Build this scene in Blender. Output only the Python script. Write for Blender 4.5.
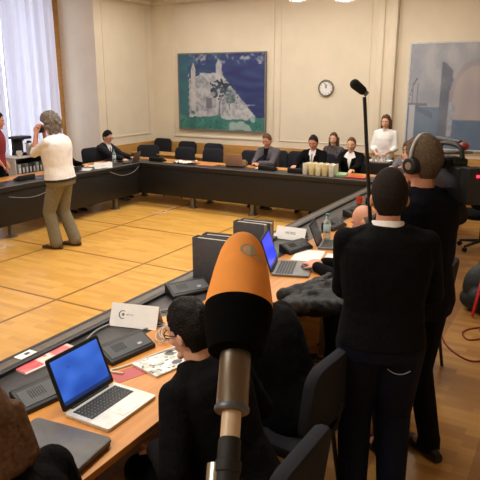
import bpy, bmesh, math, random
from mathutils import Vector as V, Matrix, noise
from mathutils.bvhtree import BVHTree
random.seed(7)
PI = math.pi
S_ = bpy.context.scene
COL = S_.collection
for o in list(bpy.data.objects): bpy.data.objects.remove(o)

# ------------------------------------------------------------------ camera
CAMZ = 2.2
PITCH, YAW = math.radians(14.93), math.radians(29.53)
cam_d = bpy.data.cameras.new('camera'); cam = bpy.data.objects.new('camera', cam_d); COL.objects.link(cam)
cam.location = (0, 0, CAMZ)
cam.rotation_euler = (PI/2 - PITCH, 0, YAW)
cam_d.sensor_width = 36; cam_d.lens = 45.0; cam_d.clip_start = 0.05
S_.camera = cam

# ------------------------------------------------------------------ world, lights, exposure
w = bpy.data.worlds.new('sky'); S_.world = w; w.use_nodes = True
bg = w.node_tree.nodes['Background']; bg.inputs[0].default_value = (0.72, 0.82, 1.0, 1); bg.inputs[1].default_value = 1.6

def area(name, loc, size, power, color, rot=(0, 0, 0), size_y=None, spread=None):
    d = bpy.data.lights.new(name, 'AREA'); d.energy = power; d.color = color
    d.shape = 'RECTANGLE'; d.size = size; d.size_y = size_y or size
    if spread: d.spread = spread
    o = bpy.data.objects.new(name, d); COL.objects.link(o); o.location = loc; o.rotation_euler = rot
    return o
WARM = (1.0, 0.96, 0.87)
area('ceiling_light_centre', (-4.7, 5.6, 3.82), 2.6, 84, WARM, size_y=4.2, spread=math.radians(150))
area('ceiling_light_back', (-4.4, 9.2, 3.82), 5.4, 86, WARM, size_y=1.0)
area('fill_light_corner', (-7.3, 9.0, 3.82), 1.2, 17, WARM, size_y=2.6)  # added fill without a fixture, brightens the left wall and far corner
area('ceiling_light_table', (-2.0, 3.2, 3.82), 0.8, 40, WARM, size_y=4.4, spread=math.radians(120))
area('fill_light_front', (-2.8, -0.9, 3.82), 2.4, 74, WARM, size_y=1.2)  # added frontal fill from the camera side, lifts name cards and foreground
area('window_daylight', (-10.3, 7.4, 2.2), 3.6, 112, (0.80, 0.88, 1.0), rot=(0, -PI/2, 0), size_y=3.4)
VS = S_.view_settings
S_.display_settings.display_device = 'sRGB'
VS.view_transform = 'Standard'; VS.look = 'None'; VS.gamma = 1.0; VS.use_curve_mapping = False
VS.exposure = 0.45

# ------------------------------------------------------------------ materials
def lin(c): c /= 255.0; return c/12.92 if c <= 0.04045 else ((c+0.055)/1.055)**2.4
def C(r, g, b): return (lin(r), lin(g), lin(b), 1)
MATS = {}
def mat(name, col, rough=0.6, metal=0.0, vary=0.12, scale=30, bump=0.0, bscale=80, emit=0.0, spec=0.5, trans=0.0, alpha=1.0, coat=0.0):
    if name in MATS: return MATS[name]
    m = bpy.data.materials.new(name); m.use_nodes = True; nt = m.node_tree; b = nt.nodes['Principled BSDF']
    c = C(*col)
    b.inputs['Roughness'].default_value = rough; b.inputs['Metallic'].default_value = metal
    b.inputs['Specular IOR Level'].default_value = spec
    b.inputs['Transmission Weight'].default_value = trans; b.inputs['Coat Weight'].default_value = coat
    b.inputs['Alpha'].default_value = alpha
    tc = nt.nodes.new('ShaderNodeTexCoord')
    n = nt.nodes.new('ShaderNodeTexNoise'); n.inputs['Scale'].default_value = scale; n.inputs['Detail'].default_value = 3
    nt.links.new(tc.outputs['Object'], n.inputs['Vector'])
    r = nt.nodes.new('ShaderNodeValToRGB')
    r.color_ramp.elements[0].position = .3; r.color_ramp.elements[1].position = .7
    r.color_ramp.elements[0].color = tuple(x*(1-vary) for x in c[:3])+(1,)
    r.color_ramp.elements[1].color = tuple(min(1, x*(1+vary)) for x in c[:3])+(1,)
    nt.links.new(n.outputs['Fac'], r.inputs['Fac']); nt.links.new(r.outputs['Color'], b.inputs['Base Color'])
    if emit:
        nt.links.new(r.outputs['Color'], b.inputs['Emission Color']); b.inputs['Emission Strength'].default_value = emit
    if bump:
        n2 = nt.nodes.new('ShaderNodeTexNoise'); n2.inputs['Scale'].default_value = bscale; n2.inputs['Detail'].default_value = 4
        nt.links.new(tc.outputs['Object'], n2.inputs['Vector'])
        bp = nt.nodes.new('ShaderNodeBump'); bp.inputs['Strength'].default_value = bump; bp.inputs['Distance'].default_value = 0.02
        nt.links.new(n2.outputs['Fac'], bp.inputs['Height']); nt.links.new(bp.outputs['Normal'], b.inputs['Normal'])
    MATS[name] = m; return m

def attr_mat(name, rough=0.7, emit=0.0, bump=0.0):
    """paint, print or a lit screen: the picture is a colour attribute worked out in code"""
    m = bpy.data.materials.new(name); m.use_nodes = True; nt = m.node_tree; b = nt.nodes['Principled BSDF']
    a = nt.nodes.new('ShaderNodeAttribute'); a.attribute_name = 'paint'
    b.inputs['Roughness'].default_value = rough
    if emit:
        b.inputs['Base Color'].default_value = (0.01, 0.01, 0.012, 1)
        nt.links.new(a.outputs['Color'], b.inputs['Emission Color']); b.inputs['Emission Strength'].default_value = emit
    else:
        nt.links.new(a.outputs['Color'], b.inputs['Base Color'])
    if bump:
        n2 = nt.nodes.new('ShaderNodeTexNoise'); n2.inputs['Scale'].default_value = 60
        bp = nt.nodes.new('ShaderNodeBump'); bp.inputs['Strength'].default_value = bump; bp.inputs['Distance'].default_value = 0.01
        nt.links.new(n2.outputs['Fac'], bp.inputs['Height']); nt.links.new(bp.outputs['Normal'], b.inputs['Normal'])
    MATS[name] = m; return m

def floor_mat():
    m = bpy.data.materials.new('parquet'); m.use_nodes = True; nt = m.node_tree; b = nt.nodes['Principled BSDF']
    N = nt.nodes.new; L = nt.links.new
    def math_(op, a, bb=None, c=None):
        n = N('ShaderNodeMath'); n.operation = op
        for i, x in enumerate((a, bb, c)):
            if x is None: continue
            if isinstance(x, (int, float)): n.inputs[i].default_value = x
            else: L(x, n.inputs[i])
        return n.outputs[0]
    tc = N('ShaderNodeTexCoord'); sp = N('ShaderNodeSeparateXYZ'); L(tc.outputs['Object'], sp.inputs[0])
    x, y = sp.outputs[0], sp.outputs[1]
    # dark joints of the big floor panels
    def joint(v, off, step):
        f = math_('FRACT', math_('DIVIDE', math_('SUBTRACT', v, off), step))
        d = math_('ABSOLUTE', math_('SUBTRACT', f, 0.5))
        return math_('GREATER_THAN', d, 0.5-0.017/step)
    j = math_('MAXIMUM', joint(x, -4.54, 1.60), joint(y, 4.15, 1.45))
    inside = math_('LESS_THAN', x, -2.3)
    j = math_('MULTIPLY', j, inside)
    # small boards
    br = N('ShaderNodeTexBrick'); br.inputs['Scale'].default_value = 1.0
    br.inputs['Brick Width'].default_value = 0.42; br.inputs['Row Height'].default_value = 0.075
    br.inputs['Mortar Size'].default_value = 0.0012; br.inputs['Bias'].default_value = 0
    br.inputs['Color1'].default_value = (0, 0, 0, 1); br.inputs['Color2'].default_value = (1, 1, 1, 1); br.inputs['Mortar'].default_value = (.35, .35, .35, 1)
    L(tc.outputs['Object'], br.inputs['Vector'])
    ns = N('ShaderNodeTexNoise'); ns.inputs['Scale'].default_value = 2.2; ns.inputs['Detail'].default_value = 6
    mp = N('ShaderNodeMapping'); mp.inputs['Scale'].default_value = (1, 5, 1); L(tc.outputs['Object'], mp.inputs[0]); L(mp.outputs[0], ns.inputs['Vector'])
    fac = math_('ADD', math_('MULTIPLY', br.outputs['Color'], 0.45), math_('MULTIPLY', ns.outputs['Fac'], 0.55))
    r1 = N('ShaderNodeValToRGB'); r1.color_ramp.elements[0].position = .2; r1.color_ramp.elements[1].position = .8
    r1.color_ramp.elements[0].color = C(204, 148, 66); r1.color_ramp.elements[1].color = C(226, 176, 88); L(fac, r1.inputs[0])
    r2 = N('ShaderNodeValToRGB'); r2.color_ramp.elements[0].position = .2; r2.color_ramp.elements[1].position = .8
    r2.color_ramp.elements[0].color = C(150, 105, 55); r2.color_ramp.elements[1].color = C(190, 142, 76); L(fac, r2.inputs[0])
    # darker border strips among the boards on the side behind the near table
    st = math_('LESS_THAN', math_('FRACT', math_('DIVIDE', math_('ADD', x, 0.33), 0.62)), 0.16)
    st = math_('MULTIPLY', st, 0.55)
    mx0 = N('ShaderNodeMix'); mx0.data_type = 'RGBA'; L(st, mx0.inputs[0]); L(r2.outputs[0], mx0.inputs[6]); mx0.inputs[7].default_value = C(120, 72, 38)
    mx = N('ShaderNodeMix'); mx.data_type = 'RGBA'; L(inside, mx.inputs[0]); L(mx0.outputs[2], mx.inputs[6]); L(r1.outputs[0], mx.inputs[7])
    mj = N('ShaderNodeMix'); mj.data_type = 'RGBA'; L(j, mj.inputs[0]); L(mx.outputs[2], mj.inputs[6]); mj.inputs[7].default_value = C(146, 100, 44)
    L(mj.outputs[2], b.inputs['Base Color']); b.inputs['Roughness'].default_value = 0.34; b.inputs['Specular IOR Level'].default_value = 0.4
    MATS['parquet'] = m; return m

def wood_mat(name, c1, c2, rough=0.4, sc=(14, 1.2, 14)):
    m = bpy.data.materials.new(name); m.use_nodes = True; nt = m.node_tree; b = nt.nodes['Principled BSDF']
    tc = nt.nodes.new('ShaderNodeTexCoord'); mp = nt.nodes.new('ShaderNodeMapping'); mp.inputs['Scale'].default_value = sc
    n = nt.nodes.new('ShaderNodeTexNoise'); n.inputs['Scale'].default_value = 2.0; n.inputs['Detail'].default_value = 5
    r = nt.nodes.new('ShaderNodeValToRGB'); r.color_ramp.elements[0].color = C(*c1); r.color_ramp.elements[1].color = C(*c2)
    r.color_ramp.elements[0].position = .3; r.color_ramp.elements[1].position = .7
    nt.links.new(tc.outputs['Object'], mp.inputs[0]); nt.links.new(mp.outputs[0], n.inputs['Vector'])
    nt.links.new(n.outputs['Fac'], r.inputs[0]); nt.links.new(r.outputs[0], b.inputs['Base Color']); b.inputs['Roughness'].default_value = rough
    MATS[name] = m; return m

def sheer_mat():
    m = bpy.data.materials.new('sheer'); m.use_nodes = True; nt = m.node_tree
    for n in list(nt.nodes):
        if n.type != 'OUTPUT_MATERIAL': nt.nodes.remove(n)
    out = [n for n in nt.nodes if n.type == 'OUTPUT_MATERIAL'][0]
    d = nt.nodes.new('ShaderNodeBsdfDiffuse'); t = nt.nodes.new('ShaderNodeBsdfTranslucent')
    d.inputs[0].default_value = C(212, 206, 214); t.inputs[0].default_value = C(222, 220, 232)
    mx = nt.nodes.new('ShaderNodeMixShader'); mx.inputs[0].default_value = .5
    nt.links.new(d.outputs[0], mx.inputs[1]); nt.links.new(t.outputs[0], mx.inputs[2]); nt.links.new(mx.outputs[0], out.inputs[0])
    MATS['sheer'] = m; return m

# ------------------------------------------------------------------ mesh helpers
class MB:
    def __init__(s): s.v = []; s.f = []; s.m = []; s.mi = 0
    def add(s, vs, fs):
        o = len(s.v); s.v += [V(p) for p in vs]
        for f in fs: s.f.append([i+o for i in f]); s.m.append(s.mi)
        return s
    def box(s, c, d, rot=None):
        x, y, z = d[0]/2, d[1]/2, d[2]/2
        vs = [V((a, b, e)) for a in (-x, x) for b in (-y, y) for e in (-z, z)]
        if rot is not None: vs = [rot @ p for p in vs]
        c = V(c)
        return s.add([p+c for p in vs], [(0, 1, 3, 2), (4, 6, 7, 5), (0, 4, 5, 1), (2, 3, 7, 6), (0, 2, 6, 4), (1, 5, 7, 3)])
    def loft(s, rings, cap=True):
        n = len(rings[0]); fs = []
        for k in range(len(rings)-1):
            for i in range(n):
                a, b = k*n+i, k*n+(i+1) % n
                fs.append((a, b, b+n, a+n))
        if cap: fs.append(tuple(range(n-1, -1, -1))); fs.append(tuple((len(rings)-1)*n+i for i in range(n)))
        return s.add([p for r in rings for p in r], fs)
    def lathe(s, prof, n=24, M=None):
        M = M or Matrix()
        rings = [[M @ V((r*math.cos(2*PI*i/n), r*math.sin(2*PI*i/n), z)) for i in range(n)] for r, z in prof]
        return s.loft(rings)
    def ell(s, c, r, M=None, n=16, k=10):
        rings = []
        for j in range(k+1):
            a = -PI/2+PI*j/k; cr, sr = max(math.cos(a), 0.02), math.sin(a)
            ring = [V((r[0]*cr*math.cos(2*PI*i/n), r[1]*cr*math.sin(2*PI*i/n), r[2]*sr)) for i in range(n)]
            rings.append([(M @ p if M else p)+V(c) for p in ring])
        return s.loft(rings)
    def cap(s, a, b, ra, rb, n=14):
        """a limb piece: a tapered capsule from a to b"""
        a, b = V(a), V(b); d = b-a; L = max(d.length, 1e-5)
        M = d.to_track_quat('Z', 'Y').to_matrix()
        rings = []
        for j in range(5):
            t = -PI/2+PI/2*j/4.0; rings.append((ra*max(math.cos(t), .05), ra*math.sin(t)))
        for j in range(5):
            t = PI/2*j/4.0; rings.append((rb*max(math.cos(t), .05), L+rb*math.sin(t)))
        return s.loft([[M @ V((r*math.cos(2*PI*i/n), r*math.sin(2*PI*i/n), z))+a for i in range(n)] for r, z in rings])
    def cyl(s, a, b, ra, rb=None, n=16):
        a, b = V(a), V(b); rb = ra if rb is None else rb
        M = (b-a).to_track_quat('Z', 'Y').to_matrix(); L = (b-a).length
        return s.loft([[M @ V((r*math.cos(2*PI*i/n), r*math.sin(2*PI*i/n), z))+a for i in range(n)] for r, z in ((ra, 0), (rb, L))])
    def tube(s, pts, r, n=8, smooth=6):
        P = [V(p) for p in pts]
        if smooth and len(P) > 2:
            Q = []
            for i in range(len(P)-1):
                p0, p1, p2, p3 = P[max(i-1, 0)], P[i], P[i+1], P[min(i+2, len(P)-1)]
                for j in range(smooth):
                    t = j/smooth
                    Q.append(.5*((2*p1)+(p2-p0)*t+(2*p0-5*p1+4*p2-p3)*t*t+(3*p1-p0-3*p2+p3)*t**3))
            Q.append(P[-1]); P = Q
        rings = []; up = None
        for i, p in enumerate(P):
            d = (P[min(i+1, len(P)-1)]-P[max(i-1, 0)]).normalized()
            if up is None: up = d.orthogonal().normalized()
            up = (up-d*up.dot(d)).normalized(); q = d.cross(up)
            rings.append([p+(up*math.cos(2*PI*k/n)+q*math.sin(2*PI*k/n))*r for k in range(n)])
        return s.loft(rings)
    def prism(s, poly, z0, z1, M=None):
        n = len(poly); vs = [V((x, y, z)) for z in (z0, z1) for x, y in poly]
        if M: vs = [M @ p for p in vs]
        return s.add(vs, [tuple(range(n-1, -1, -1)), tuple(range(n, 2*n))]+[(i, (i+1) % n, (i+1) % n+n, i+n) for i in range(n)])
    def mesh(s, name='m'):
        me = bpy.data.meshes.new(name); me.from_pydata([tuple(p) for p in s.v], [], s.f)
        bm = bmesh.new(); bm.from_mesh(me); bmesh.ops.recalc_face_normals(bm, faces=bm.faces); bm.to_mesh(me); bm.free()
        me.polygons.foreach_set('material_index', s.m); me.update(); return me
    def build(s, name, m, parent=None, bevel=0, seg=2, smooth=None):
        me = s.mesh(name)
        if bevel:
            bm = bmesh.new(); bm.from_mesh(me)
            ed = [e for e in bm.edges if len(e.link_faces) == 2 and e.calc_face_angle(0) > 0.6]
            bmesh.ops.bevel(bm, geom=ed, offset=bevel, segments=seg, profile=.5, affect='EDGES', clamp_overlap=True)
            bm.to_mesh(me); bm.free()
        return link(name, me, m, parent, smooth if smooth is not None else bool(bevel))
def link(name, me, m, parent=None, smooth=False):
    o = bpy.data.objects.new(name, me); COL.objects.link(o)
    for mm in (m if isinstance(m, (list, tuple)) else [m]): me.materials.append(mm)
    if smooth:
        for p in me.polygons: p.use_smooth = True
        try: me.set_sharp_from_angle(angle=math.radians(40))
        except Exception: pass
    if parent: o.parent = parent
    return o
def B(): return MB()
def remesh(mb, vox, it=3, fac=.5):
    me = mb.mesh('tmp'); o = bpy.data.objects.new('tmp', me); COL.objects.link(o)
    r = o.modifiers.new('r', 'REMESH'); r.mode = 'VOXEL'; r.voxel_size = vox
    if it: q = o.modifiers.new('s', 'SMOOTH'); q.factor = fac; q.iterations = it
    dg = bpy.context.evaluated_depsgraph_get(); dg.update()
    out = bpy.data.meshes.new_from_object(o.evaluated_get(dg))
    bpy.data.objects.remove(o); bpy.data.meshes.remove(me); out.materials.clear()
    return out
def bvh(me): return BVHTree.FromPolygons([v.co for v in me.vertices], [tuple(p.vertices) for p in me.polygons])

def tag(o, label, cat, group=None, kind=None):
    o['label'] = label; o['category'] = cat
    if group: o['group'] = group
    if kind: o['kind'] = kind
    return o
def thing(name, label, cat, loc=(0, 0, 0), rz=0, group=None):
    o = bpy.data.objects.new(name, None); COL.objects.link(o); o.empty_display_size = .1
    o.location = loc; o.rotation_euler = (0, 0, math.radians(rz)); return tag(o, label, cat, group)
def struct(o):
    o['kind'] = 'structure'; return o
def dup(root, loc, rz, label, group=None):
    r = root.copy(); COL.objects.link(r); r.location = loc; r.rotation_euler = (0, 0, math.radians(rz)); r['label'] = label
    if group: r['group'] = group
    for ch in list(root.children):
        c = ch.copy(); COL.objects.link(c); c.parent = r
        for g in ch.children:
            d = g.copy(); COL.objects.link(d); d.parent = c
    return r
def painted(name, m, parent, W, H, nx, ny, fn, M, thick=.004):
    """flat sheet lying in local x (0..W), y (0..H); fn(u, v) gives the printed sRGB colour"""
    vs = [M @ V((W*i/nx, H*j/ny, 0)) for j in range(ny+1) for i in range(nx+1)]
    fs = [(j*(nx+1)+i, j*(nx+1)+i+1, (j+1)*(nx+1)+i+1, (j+1)*(nx+1)+i) for j in range(ny) for i in range(nx)]
    n0 = len(vs); vs += [M @ V((x, y, -thick)) for x, y in ((0, 0), (W, 0), (W, H), (0, H))]
    a, b_, c_, d_ = 0, nx, (ny+1)*(nx+1)-1, ny*(nx+1)
    fs += [(n0+3, n0+2, n0+1, n0)]
    fs += [tuple([n0, n0+1]+list(range(nx, -1, -1)))]
    fs += [tuple([n0+2, n0+3]+list(range(d_, c_+1)))]
    fs += [tuple([n0+1, n0+2]+[j*(nx+1)+nx for j in range(ny, -1, -1)])]
    fs += [tuple([n0+3, n0]+[j*(nx+1) for j in range(ny+1)])]
    me = bpy.data.meshes.new(name); me.from_pydata([tuple(p) for p in vs], [], fs); me.update()
    at = me.color_attributes.new('paint', 'FLOAT_COLOR', 'POINT')
    k = 0
    for j in range(ny+1):
        for i in range(nx+1): at.data[k].color = C(*fn(i/nx, j/ny)); k += 1
    for q in range(4): at.data[n0+q].color = C(*fn(.01, .01))
    return link(name, me, m, parent)
def nz(x, y, z=0): return noise.noise(V((x, y, z)))
def mixc(a, b, t): t = max(0, min(1, t)); return tuple(p+(q-p)*t for p, q in zip(a, b))

# palette
black = mat('black plastic', (24, 24, 26), .5)
rubber = mat('black rubber', (16, 16, 17), .7)
dgrey = mat('charcoal plastic', (58, 58, 62), .45)
grey = mat('grey metal', (120, 120, 122), .35, .6)
chrome = mat('bright metal', (190, 188, 182), .28, .9)
silver = mat('silver aluminium', (205, 205, 200), .35, .35)
white = mat('white card', (240, 238, 236), .6, vary=.03)
paperm = mat('white paper', (236, 234, 230), .7, vary=.04)
chairfab = mat('charcoal chair fabric', (38, 39, 46), .9, bump=.3, bscale=250, spec=.2)
panelm = mat('black table panel', (20, 18, 18), .55)
rimm = mat('taupe table rim', (94, 83, 74), .5)
traym = mat('dark table inlay', (50, 48, 50), .42)
tablewood = wood_mat('orange table wood', (190, 122, 52), (212, 146, 70))
oak = wood_mat('honey oak', (172, 124, 62), (196, 148, 82), sc=(2, 2, 14))
wallm = mat('cream wall paint', (229, 217, 196), .8, vary=.03, scale=3)
ceilm = mat('ceiling white', (225, 215, 195), .85, vary=.03, scale=3)
glass = mat('clear glass', (250, 250, 250), .03, trans=1.0, vary=0)
skin_a = mat('skin light', (222, 168, 140), .55, vary=.06)
skin_b = mat('skin ruddy', (206, 146, 118), .55, vary=.06)
denim = mat('dark navy denim', (19, 22, 36), .85, bump=.25, bscale=160, spec=.12)
blackcloth = mat('black cloth', (11, 11, 13), .9, bump=.3, bscale=60, spec=.12)
navycloth = mat('navy cloth', (12, 13, 20), .9, bump=.3, bscale=60, spec=.12)
suitm = mat('charcoal suit cloth', (38, 38, 44), .85, bump=.2, bscale=60, spec=.12)
greysuit = mat('grey blazer cloth', (84, 80, 87), .85, bump=.2, bscale=60)
whiteshirt = mat('white shirt cloth', (240, 237, 236), .8, vary=.05, bump=.35, bscale=14)
khaki = mat('khaki trouser cloth', (122, 115, 94), .85, bump=.3, bscale=25)
redshirt = mat('maroon shirt cloth', (140, 44, 50), .85, bump=.3, bscale=30)
brownshoe = mat('brown leather', (72, 48, 36), .4)
blackshoe = mat('black leather', (18, 17, 17), .4)
hair_dark = mat('dark brown hair', (40, 28, 22), .55, vary=.4, scale=90, bump=.6, bscale=120, spec=.15)
hair_black = mat('black hair', (20, 17, 16), .5, vary=.4, scale=90, bump=.6, bscale=120, spec=.15)
hair_brown = mat('brown hair', (92, 66, 46), .5, vary=.35, scale=70, bump=.25, bscale=110, spec=.15)
hair_grey = mat('grey curly hair', (112, 103, 94), .7, vary=.4, scale=60, bump=.8, bscale=60)
hair_short = mat('cropped hair', (38, 31, 27), .8, vary=.3, scale=120, bump=.5, bscale=200, spec=.15)
hair_ash = mat('ash brown hair', (96, 82, 66), .7, vary=.35, scale=90, bump=.5, bscale=140, spec=.15)
eyem = mat('eye white', (225, 220, 215), .3, vary=.02)
irism = mat('iris brown', (40, 26, 20), .3)
lipm = mat('lip rose', (168, 96, 88), .5)

# ------------------------------------------------------------------ the room
XL, YB, XR, YF, ZC = -8.6, 11.2, 1.6, -2.2, 3.95
NY0, NY1, XN = 5.4, 9.39, -9.55       # window niche
struct(B().box(((XN-.6+XR)/2, (YB+YF)/2, -.05), (XR-XN+.8, YB-YF+.4, .1)).build('floor', floor_mat()))
struct(B().box(((XL+XR)/2-.6, (YB+YF)/2, ZC+.05), (XR-XL+1.6, YB-YF+.4, .1)).build('ceiling', ceilm))
struct(B().box(((XL+XR)/2, YB+.1, ZC/2), (XR-XL+.4, .2, ZC)).build('wall_back', wallm))
struct(B().box((XR+.1, (YB+YF)/2, ZC/2), (.2, YB-YF, ZC)).build('wall_right', wallm))
struct(B().box(((XL+XR)/2, YF-.1, ZC/2), (XR-XL+.4, .2, ZC)).build('wall_front', wallm))
wl = B()
wl.box((XL-.55, (NY1+YB)/2, ZC/2), (1.1, YB-NY1, ZC))             # pier beyond the window
wl.box((XL-.55, (YF+NY0)/2, ZC/2), (1.1, NY0-YF, ZC))
wl.box((XN-.15, (NY0+NY1)/2, .2), (.3, NY1-NY0, .4))              # below the window
struct(wl.build('wall_left', wallm))
win = struct(B().box((XN-.07, NY1-.13, 2.17), (.16, .26, 3.55)).box((XN-.07, NY0+.1, 2.17), (.16, .2, 3.55))
      .box((XN-.07, (NY0+NY1)/2, .46), (.16, NY1-NY0, .14)).box((XN-.07, (NY0+NY1)/2, 3.9), (.16, NY1-NY0, .12))
      .box((XN-.1, 6.6, 2.17), (.08, .1, 3.5)).box((XN-.1, 7.9, 2.17), (.08, .1, 3.5)).build('window_1', oak, bevel=.01))
B().box((XN-.12, (NY0+NY1)/2, 2.17), (.012, NY1-NY0-.2, 3.4)).build('window_pane', glass, win)
# wainscot and mouldings
def wains(name, c, d): return struct(B().box(c, d).build(name, oak, bevel=.006))
bw = wains('trim_1', ((XL+XR)/2, YB-.02, .43), (XR-XL, .04, .86))
lw = wains('trim_2', (XL+.02, (NY1+YB)/2+.0, .43), (.04, YB-NY1-.08, .86))
def frame(name, plane, a0, a1, z0, z1, t=.05, d=.022):
    mb = B()
    def seg(ca, cz, la, lz):
        if plane == 'Y': mb.box((ca, YB-d/2, cz), (la, d, lz))
        else: mb.box((XL+d/2, ca, cz), (d, la, lz))
    seg((a0+a1)/2, z0, a1-a0+t, t); seg((a0+a1)/2, z1, a1-a0+t, t)
    seg(a0, (z0+z1)/2, t, z1-z0-t); seg(a1, (z0+z1)/2, t, z1-z0-t)
    return struct(mb.build(name, wallm, bevel=.008))
frame('trim_3', 'Y', -8.0, -5.58, 1.0, 3.72)
frame('trim_4', 'X', 9.62, 11.02, 1.04, 3.72, t=.035, d=.014)
frame('trim_5', 'Y', -5.42, -3.6, 1.0, 3.72, t=.03, d=.012)
# pilaster between the clock wall and the second painting: three stepped pieces
pl = B().box((-3.28, YB-.03, 2.4), (.36, .06, 3.08)).box((-3.16, YB-.06, 2.4), (.12, .12, 3.08)).box((-3.36, YB-.045, 2.4), (.05, .09, 3.08))
struct(pl.build('trim_6', wallm, bevel=.008))
cor = B().box(((XL+XR)/2, YB-.08, ZC-.09), (XR-XL, .16, .18)).box((XL+.08, (NY1+YB)/2, ZC-.09), (.16, YB-NY1-.2, .18))
struct(cor.build('trim_7', ceilm, bevel=.03))

# sheer curtains, three drops
shm = sheer_mat()
def curtain(y0, y1, x, label):
    n = int((y1-y0)/.02); rng = random.Random(int(y0*100))
    ph = rng.random()*6; mb = B(); rings = []
    for k, z in enumerate([.12, .8, 1.6, 2.4, 3.2, 3.86]):
        row = []
        for i in range(n+1):
            t = i/n; y = y0+(y1-y0)*t
            a = .05*math.sin(t*(y1-y0)*24+ph+.15*z)+.018*math.sin(t*(y1-y0)*53+2*ph+.2*z)+.03*nz(y*5, z*.5, ph)
            row.append(V((x+a*(1.0 if k < 5 else .6), y, z)))
        rings.append(row)
    vs = [p for r in rings for p in r]; m = n+1
    fs = [(k*m+i, k*m+i+1, (k+1)*m+i+1, (k+1)*m+i) for k in range(len(rings)-1) for i in range(n)]
    mb.add(vs, fs); return tag(mb.build('sheer_curtain', shm, smooth=True), label, 'curtain', 'sheer curtains at the tall window')
curtain(8.42, 9.10, XN+.16, 'white sheer curtain drop hanging next to the wooden window jamb')
curtain(7.78, 8.40, XN+.16, 'middle white sheer curtain drop between two bright gaps')
curtain(6.2, 7.74, XN+.16, 'beige-tinted sheer curtain drop at the left edge behind the red shirt')
tag(B().cyl((XN+.16, NY0+.05, 3.89), (XN+.16, NY1-.05, 3.89), .014).build('curtain_rail', chrome), 'metal rail from which the sheer curtains hang', 'curtain rail')

# ------------------------------------------------------------------ paintings and clock
paint = attr_mat('oil paint', .55, bump=.15)
def castle(u, v):
    v = v; n = nz(u*9, v*9); n2 = nz(u*30, v*24, 3); n3 = nz(u*5+7, v*14, 5)
    blue = mixc((38, 44, 104), (54, 92, 122), .5+.6*n3+(.35 if u < .2 else 0)-(.25 if u > .5 else 0))
    if v > .86: blue = mixc(blue, (150, 160, 170), max(0, n2+n)*1.1)
    teal = mixc((38, 104, 104), (80, 140, 124), .5+.8*n)
    c = blue
    if u < .11: c = mixc((52, 92, 120), (50, 110, 116), 1-v+n)
    base = .2+.1*n-.04*u
    hill = v < .72-.02*abs(n2)-max(0, (u-.53))*1.42+.02*n if u > .53 else (v < .76+.03*n and u > .12-.02*n2+.05*(.76-v)*0)
    if u <= .53 and u > .12 and v > .2: hill = hill and (v < .68+.5*max(0, u-.16) if u < .26 else True)
    tow1 = .15 < u < .205 and v < .80-.0; tip1 = abs(u-.178) < (.9-v)*.26 and .78 < v < .9
    tow2 = .45 < u < .52 and v < .86; tip2 = abs(u-.485) < (.94-v)*.4 and .84 < v < .94
    if (hill or tow1 or tow2 or tip1 or tip2) and v > base:
        c = mixc((182, 184, 190), (120, 126, 140), .35+.7*n2+.9*n)
        if tow1 or tow2 or tip1 or tip2: c = mixc(c, (196, 192, 194), .55)
    if v <= base: c = mixc(teal, (34, 70, 84), max(0, n2))
    # dark tree shapes in the middle
    dx, dy = (u-.49+.05*n)/.13, (v-.54)/.12
    if dx*dx+dy*dy+n2*1.9+n*.8 < .62: c = mixc((40, 54, 72), (70, 92, 98), .4+n+n2)
    dx, dy = (u-.62)/.09, (v-.43+.05*n3)/.10
    if dx*dx+dy*dy+n2*1.9 < .5: c = mixc((66, 98, 104), (96, 122, 124), .5+n+n2)
    if (abs(u-.50+.03*n) < .011 or abs(u-.615-.02*n) < .007) and .18 < v < .46 and n2 > -.25: c = (104, 114, 122)
    if .60 < u < .9 and v < .34 and n > .05: c = mixc(c, (206, 208, 210), .6)
    if .33 < u < .40 and .28 < v < .44 and n2 > -.3: c = (112, 112, 122)
    return tuple(max(0, min(255, q)) for q in c)
def bridge(u, v):
    n = nz(u*5, v*5, 1); n2 = nz(u*22, v*22, 4)
    c = mixc((152, 158, 172), (176, 178, 186), .5+n+.3*n2)
    if v < .40: c = mixc((104, 124, 150), (120, 138, 160), .5+n)
    if v < .16: c = mixc((96, 118, 148), (112, 132, 158), .5+n)
    if abs(v-(.425-.02*u)) < .014 and u < .3: c = (118, 128, 146)
    if .075 < u < .40 and abs(v-(.40-.30*(u-.1))) < .022+.02*u: c = (108, 120, 142)
    if .03 < u < .115 and v < .42: c = (186, 188, 196)
    # lattice arch on the far bank
    if abs(v-(.43+.24*math.sin(min(1, max(0, u/.13))*PI*.5))) < .012 and u < .13: c = (110, 118, 132)
    for k in (.06, .10, .135):
        if abs(u-k) < .006 and .43 < v < .63: c = (120, 128, 140)
    # big dark pier and wide arch on the right
    if .49 < u < .66+.04*n and .12 < v < .79+.04*math.sin(u*16): c = mixc((104, 112, 128), (126, 132, 146), .4+n+.3*n2)
    dx, dy = (u-1.0)/.38, (v-.45)/.40
    r = dx*dx+dy*dy
    if r < 1.0 and v > .30 and u > .60: c = mixc((150, 148, 160), (170, 164, 172), .5+n)
    if r < .72 and v > .28 and u > .60: c = mixc((168, 162, 168), (182, 172, 174), .5+n)
    if .63 < u < .74 and .12 < v < .45: c = mixc((172, 176, 188), (150, 158, 172), .5+n2)
    if u > .70 and v < .27+.03*n: c = mixc((92, 112, 142), (106, 126, 152), .5+n)
    return tuple(max(0, min(255, q)) for q in c)
RX = Matrix.Rotation(PI/2, 4, 'X')
p1 = thing('painting', 'blue framed painting of a white castle on a hill', 'painting', (-7.84, YB-.045, 1.17))
painted('canvas', paint, p1, 2.1, 1.56, 150, 112, castle, Matrix.Translation((0, -.012, 0)) @ RX, .03)
fr1 = mat('thin steel frame', (120, 116, 108), .5)
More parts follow.
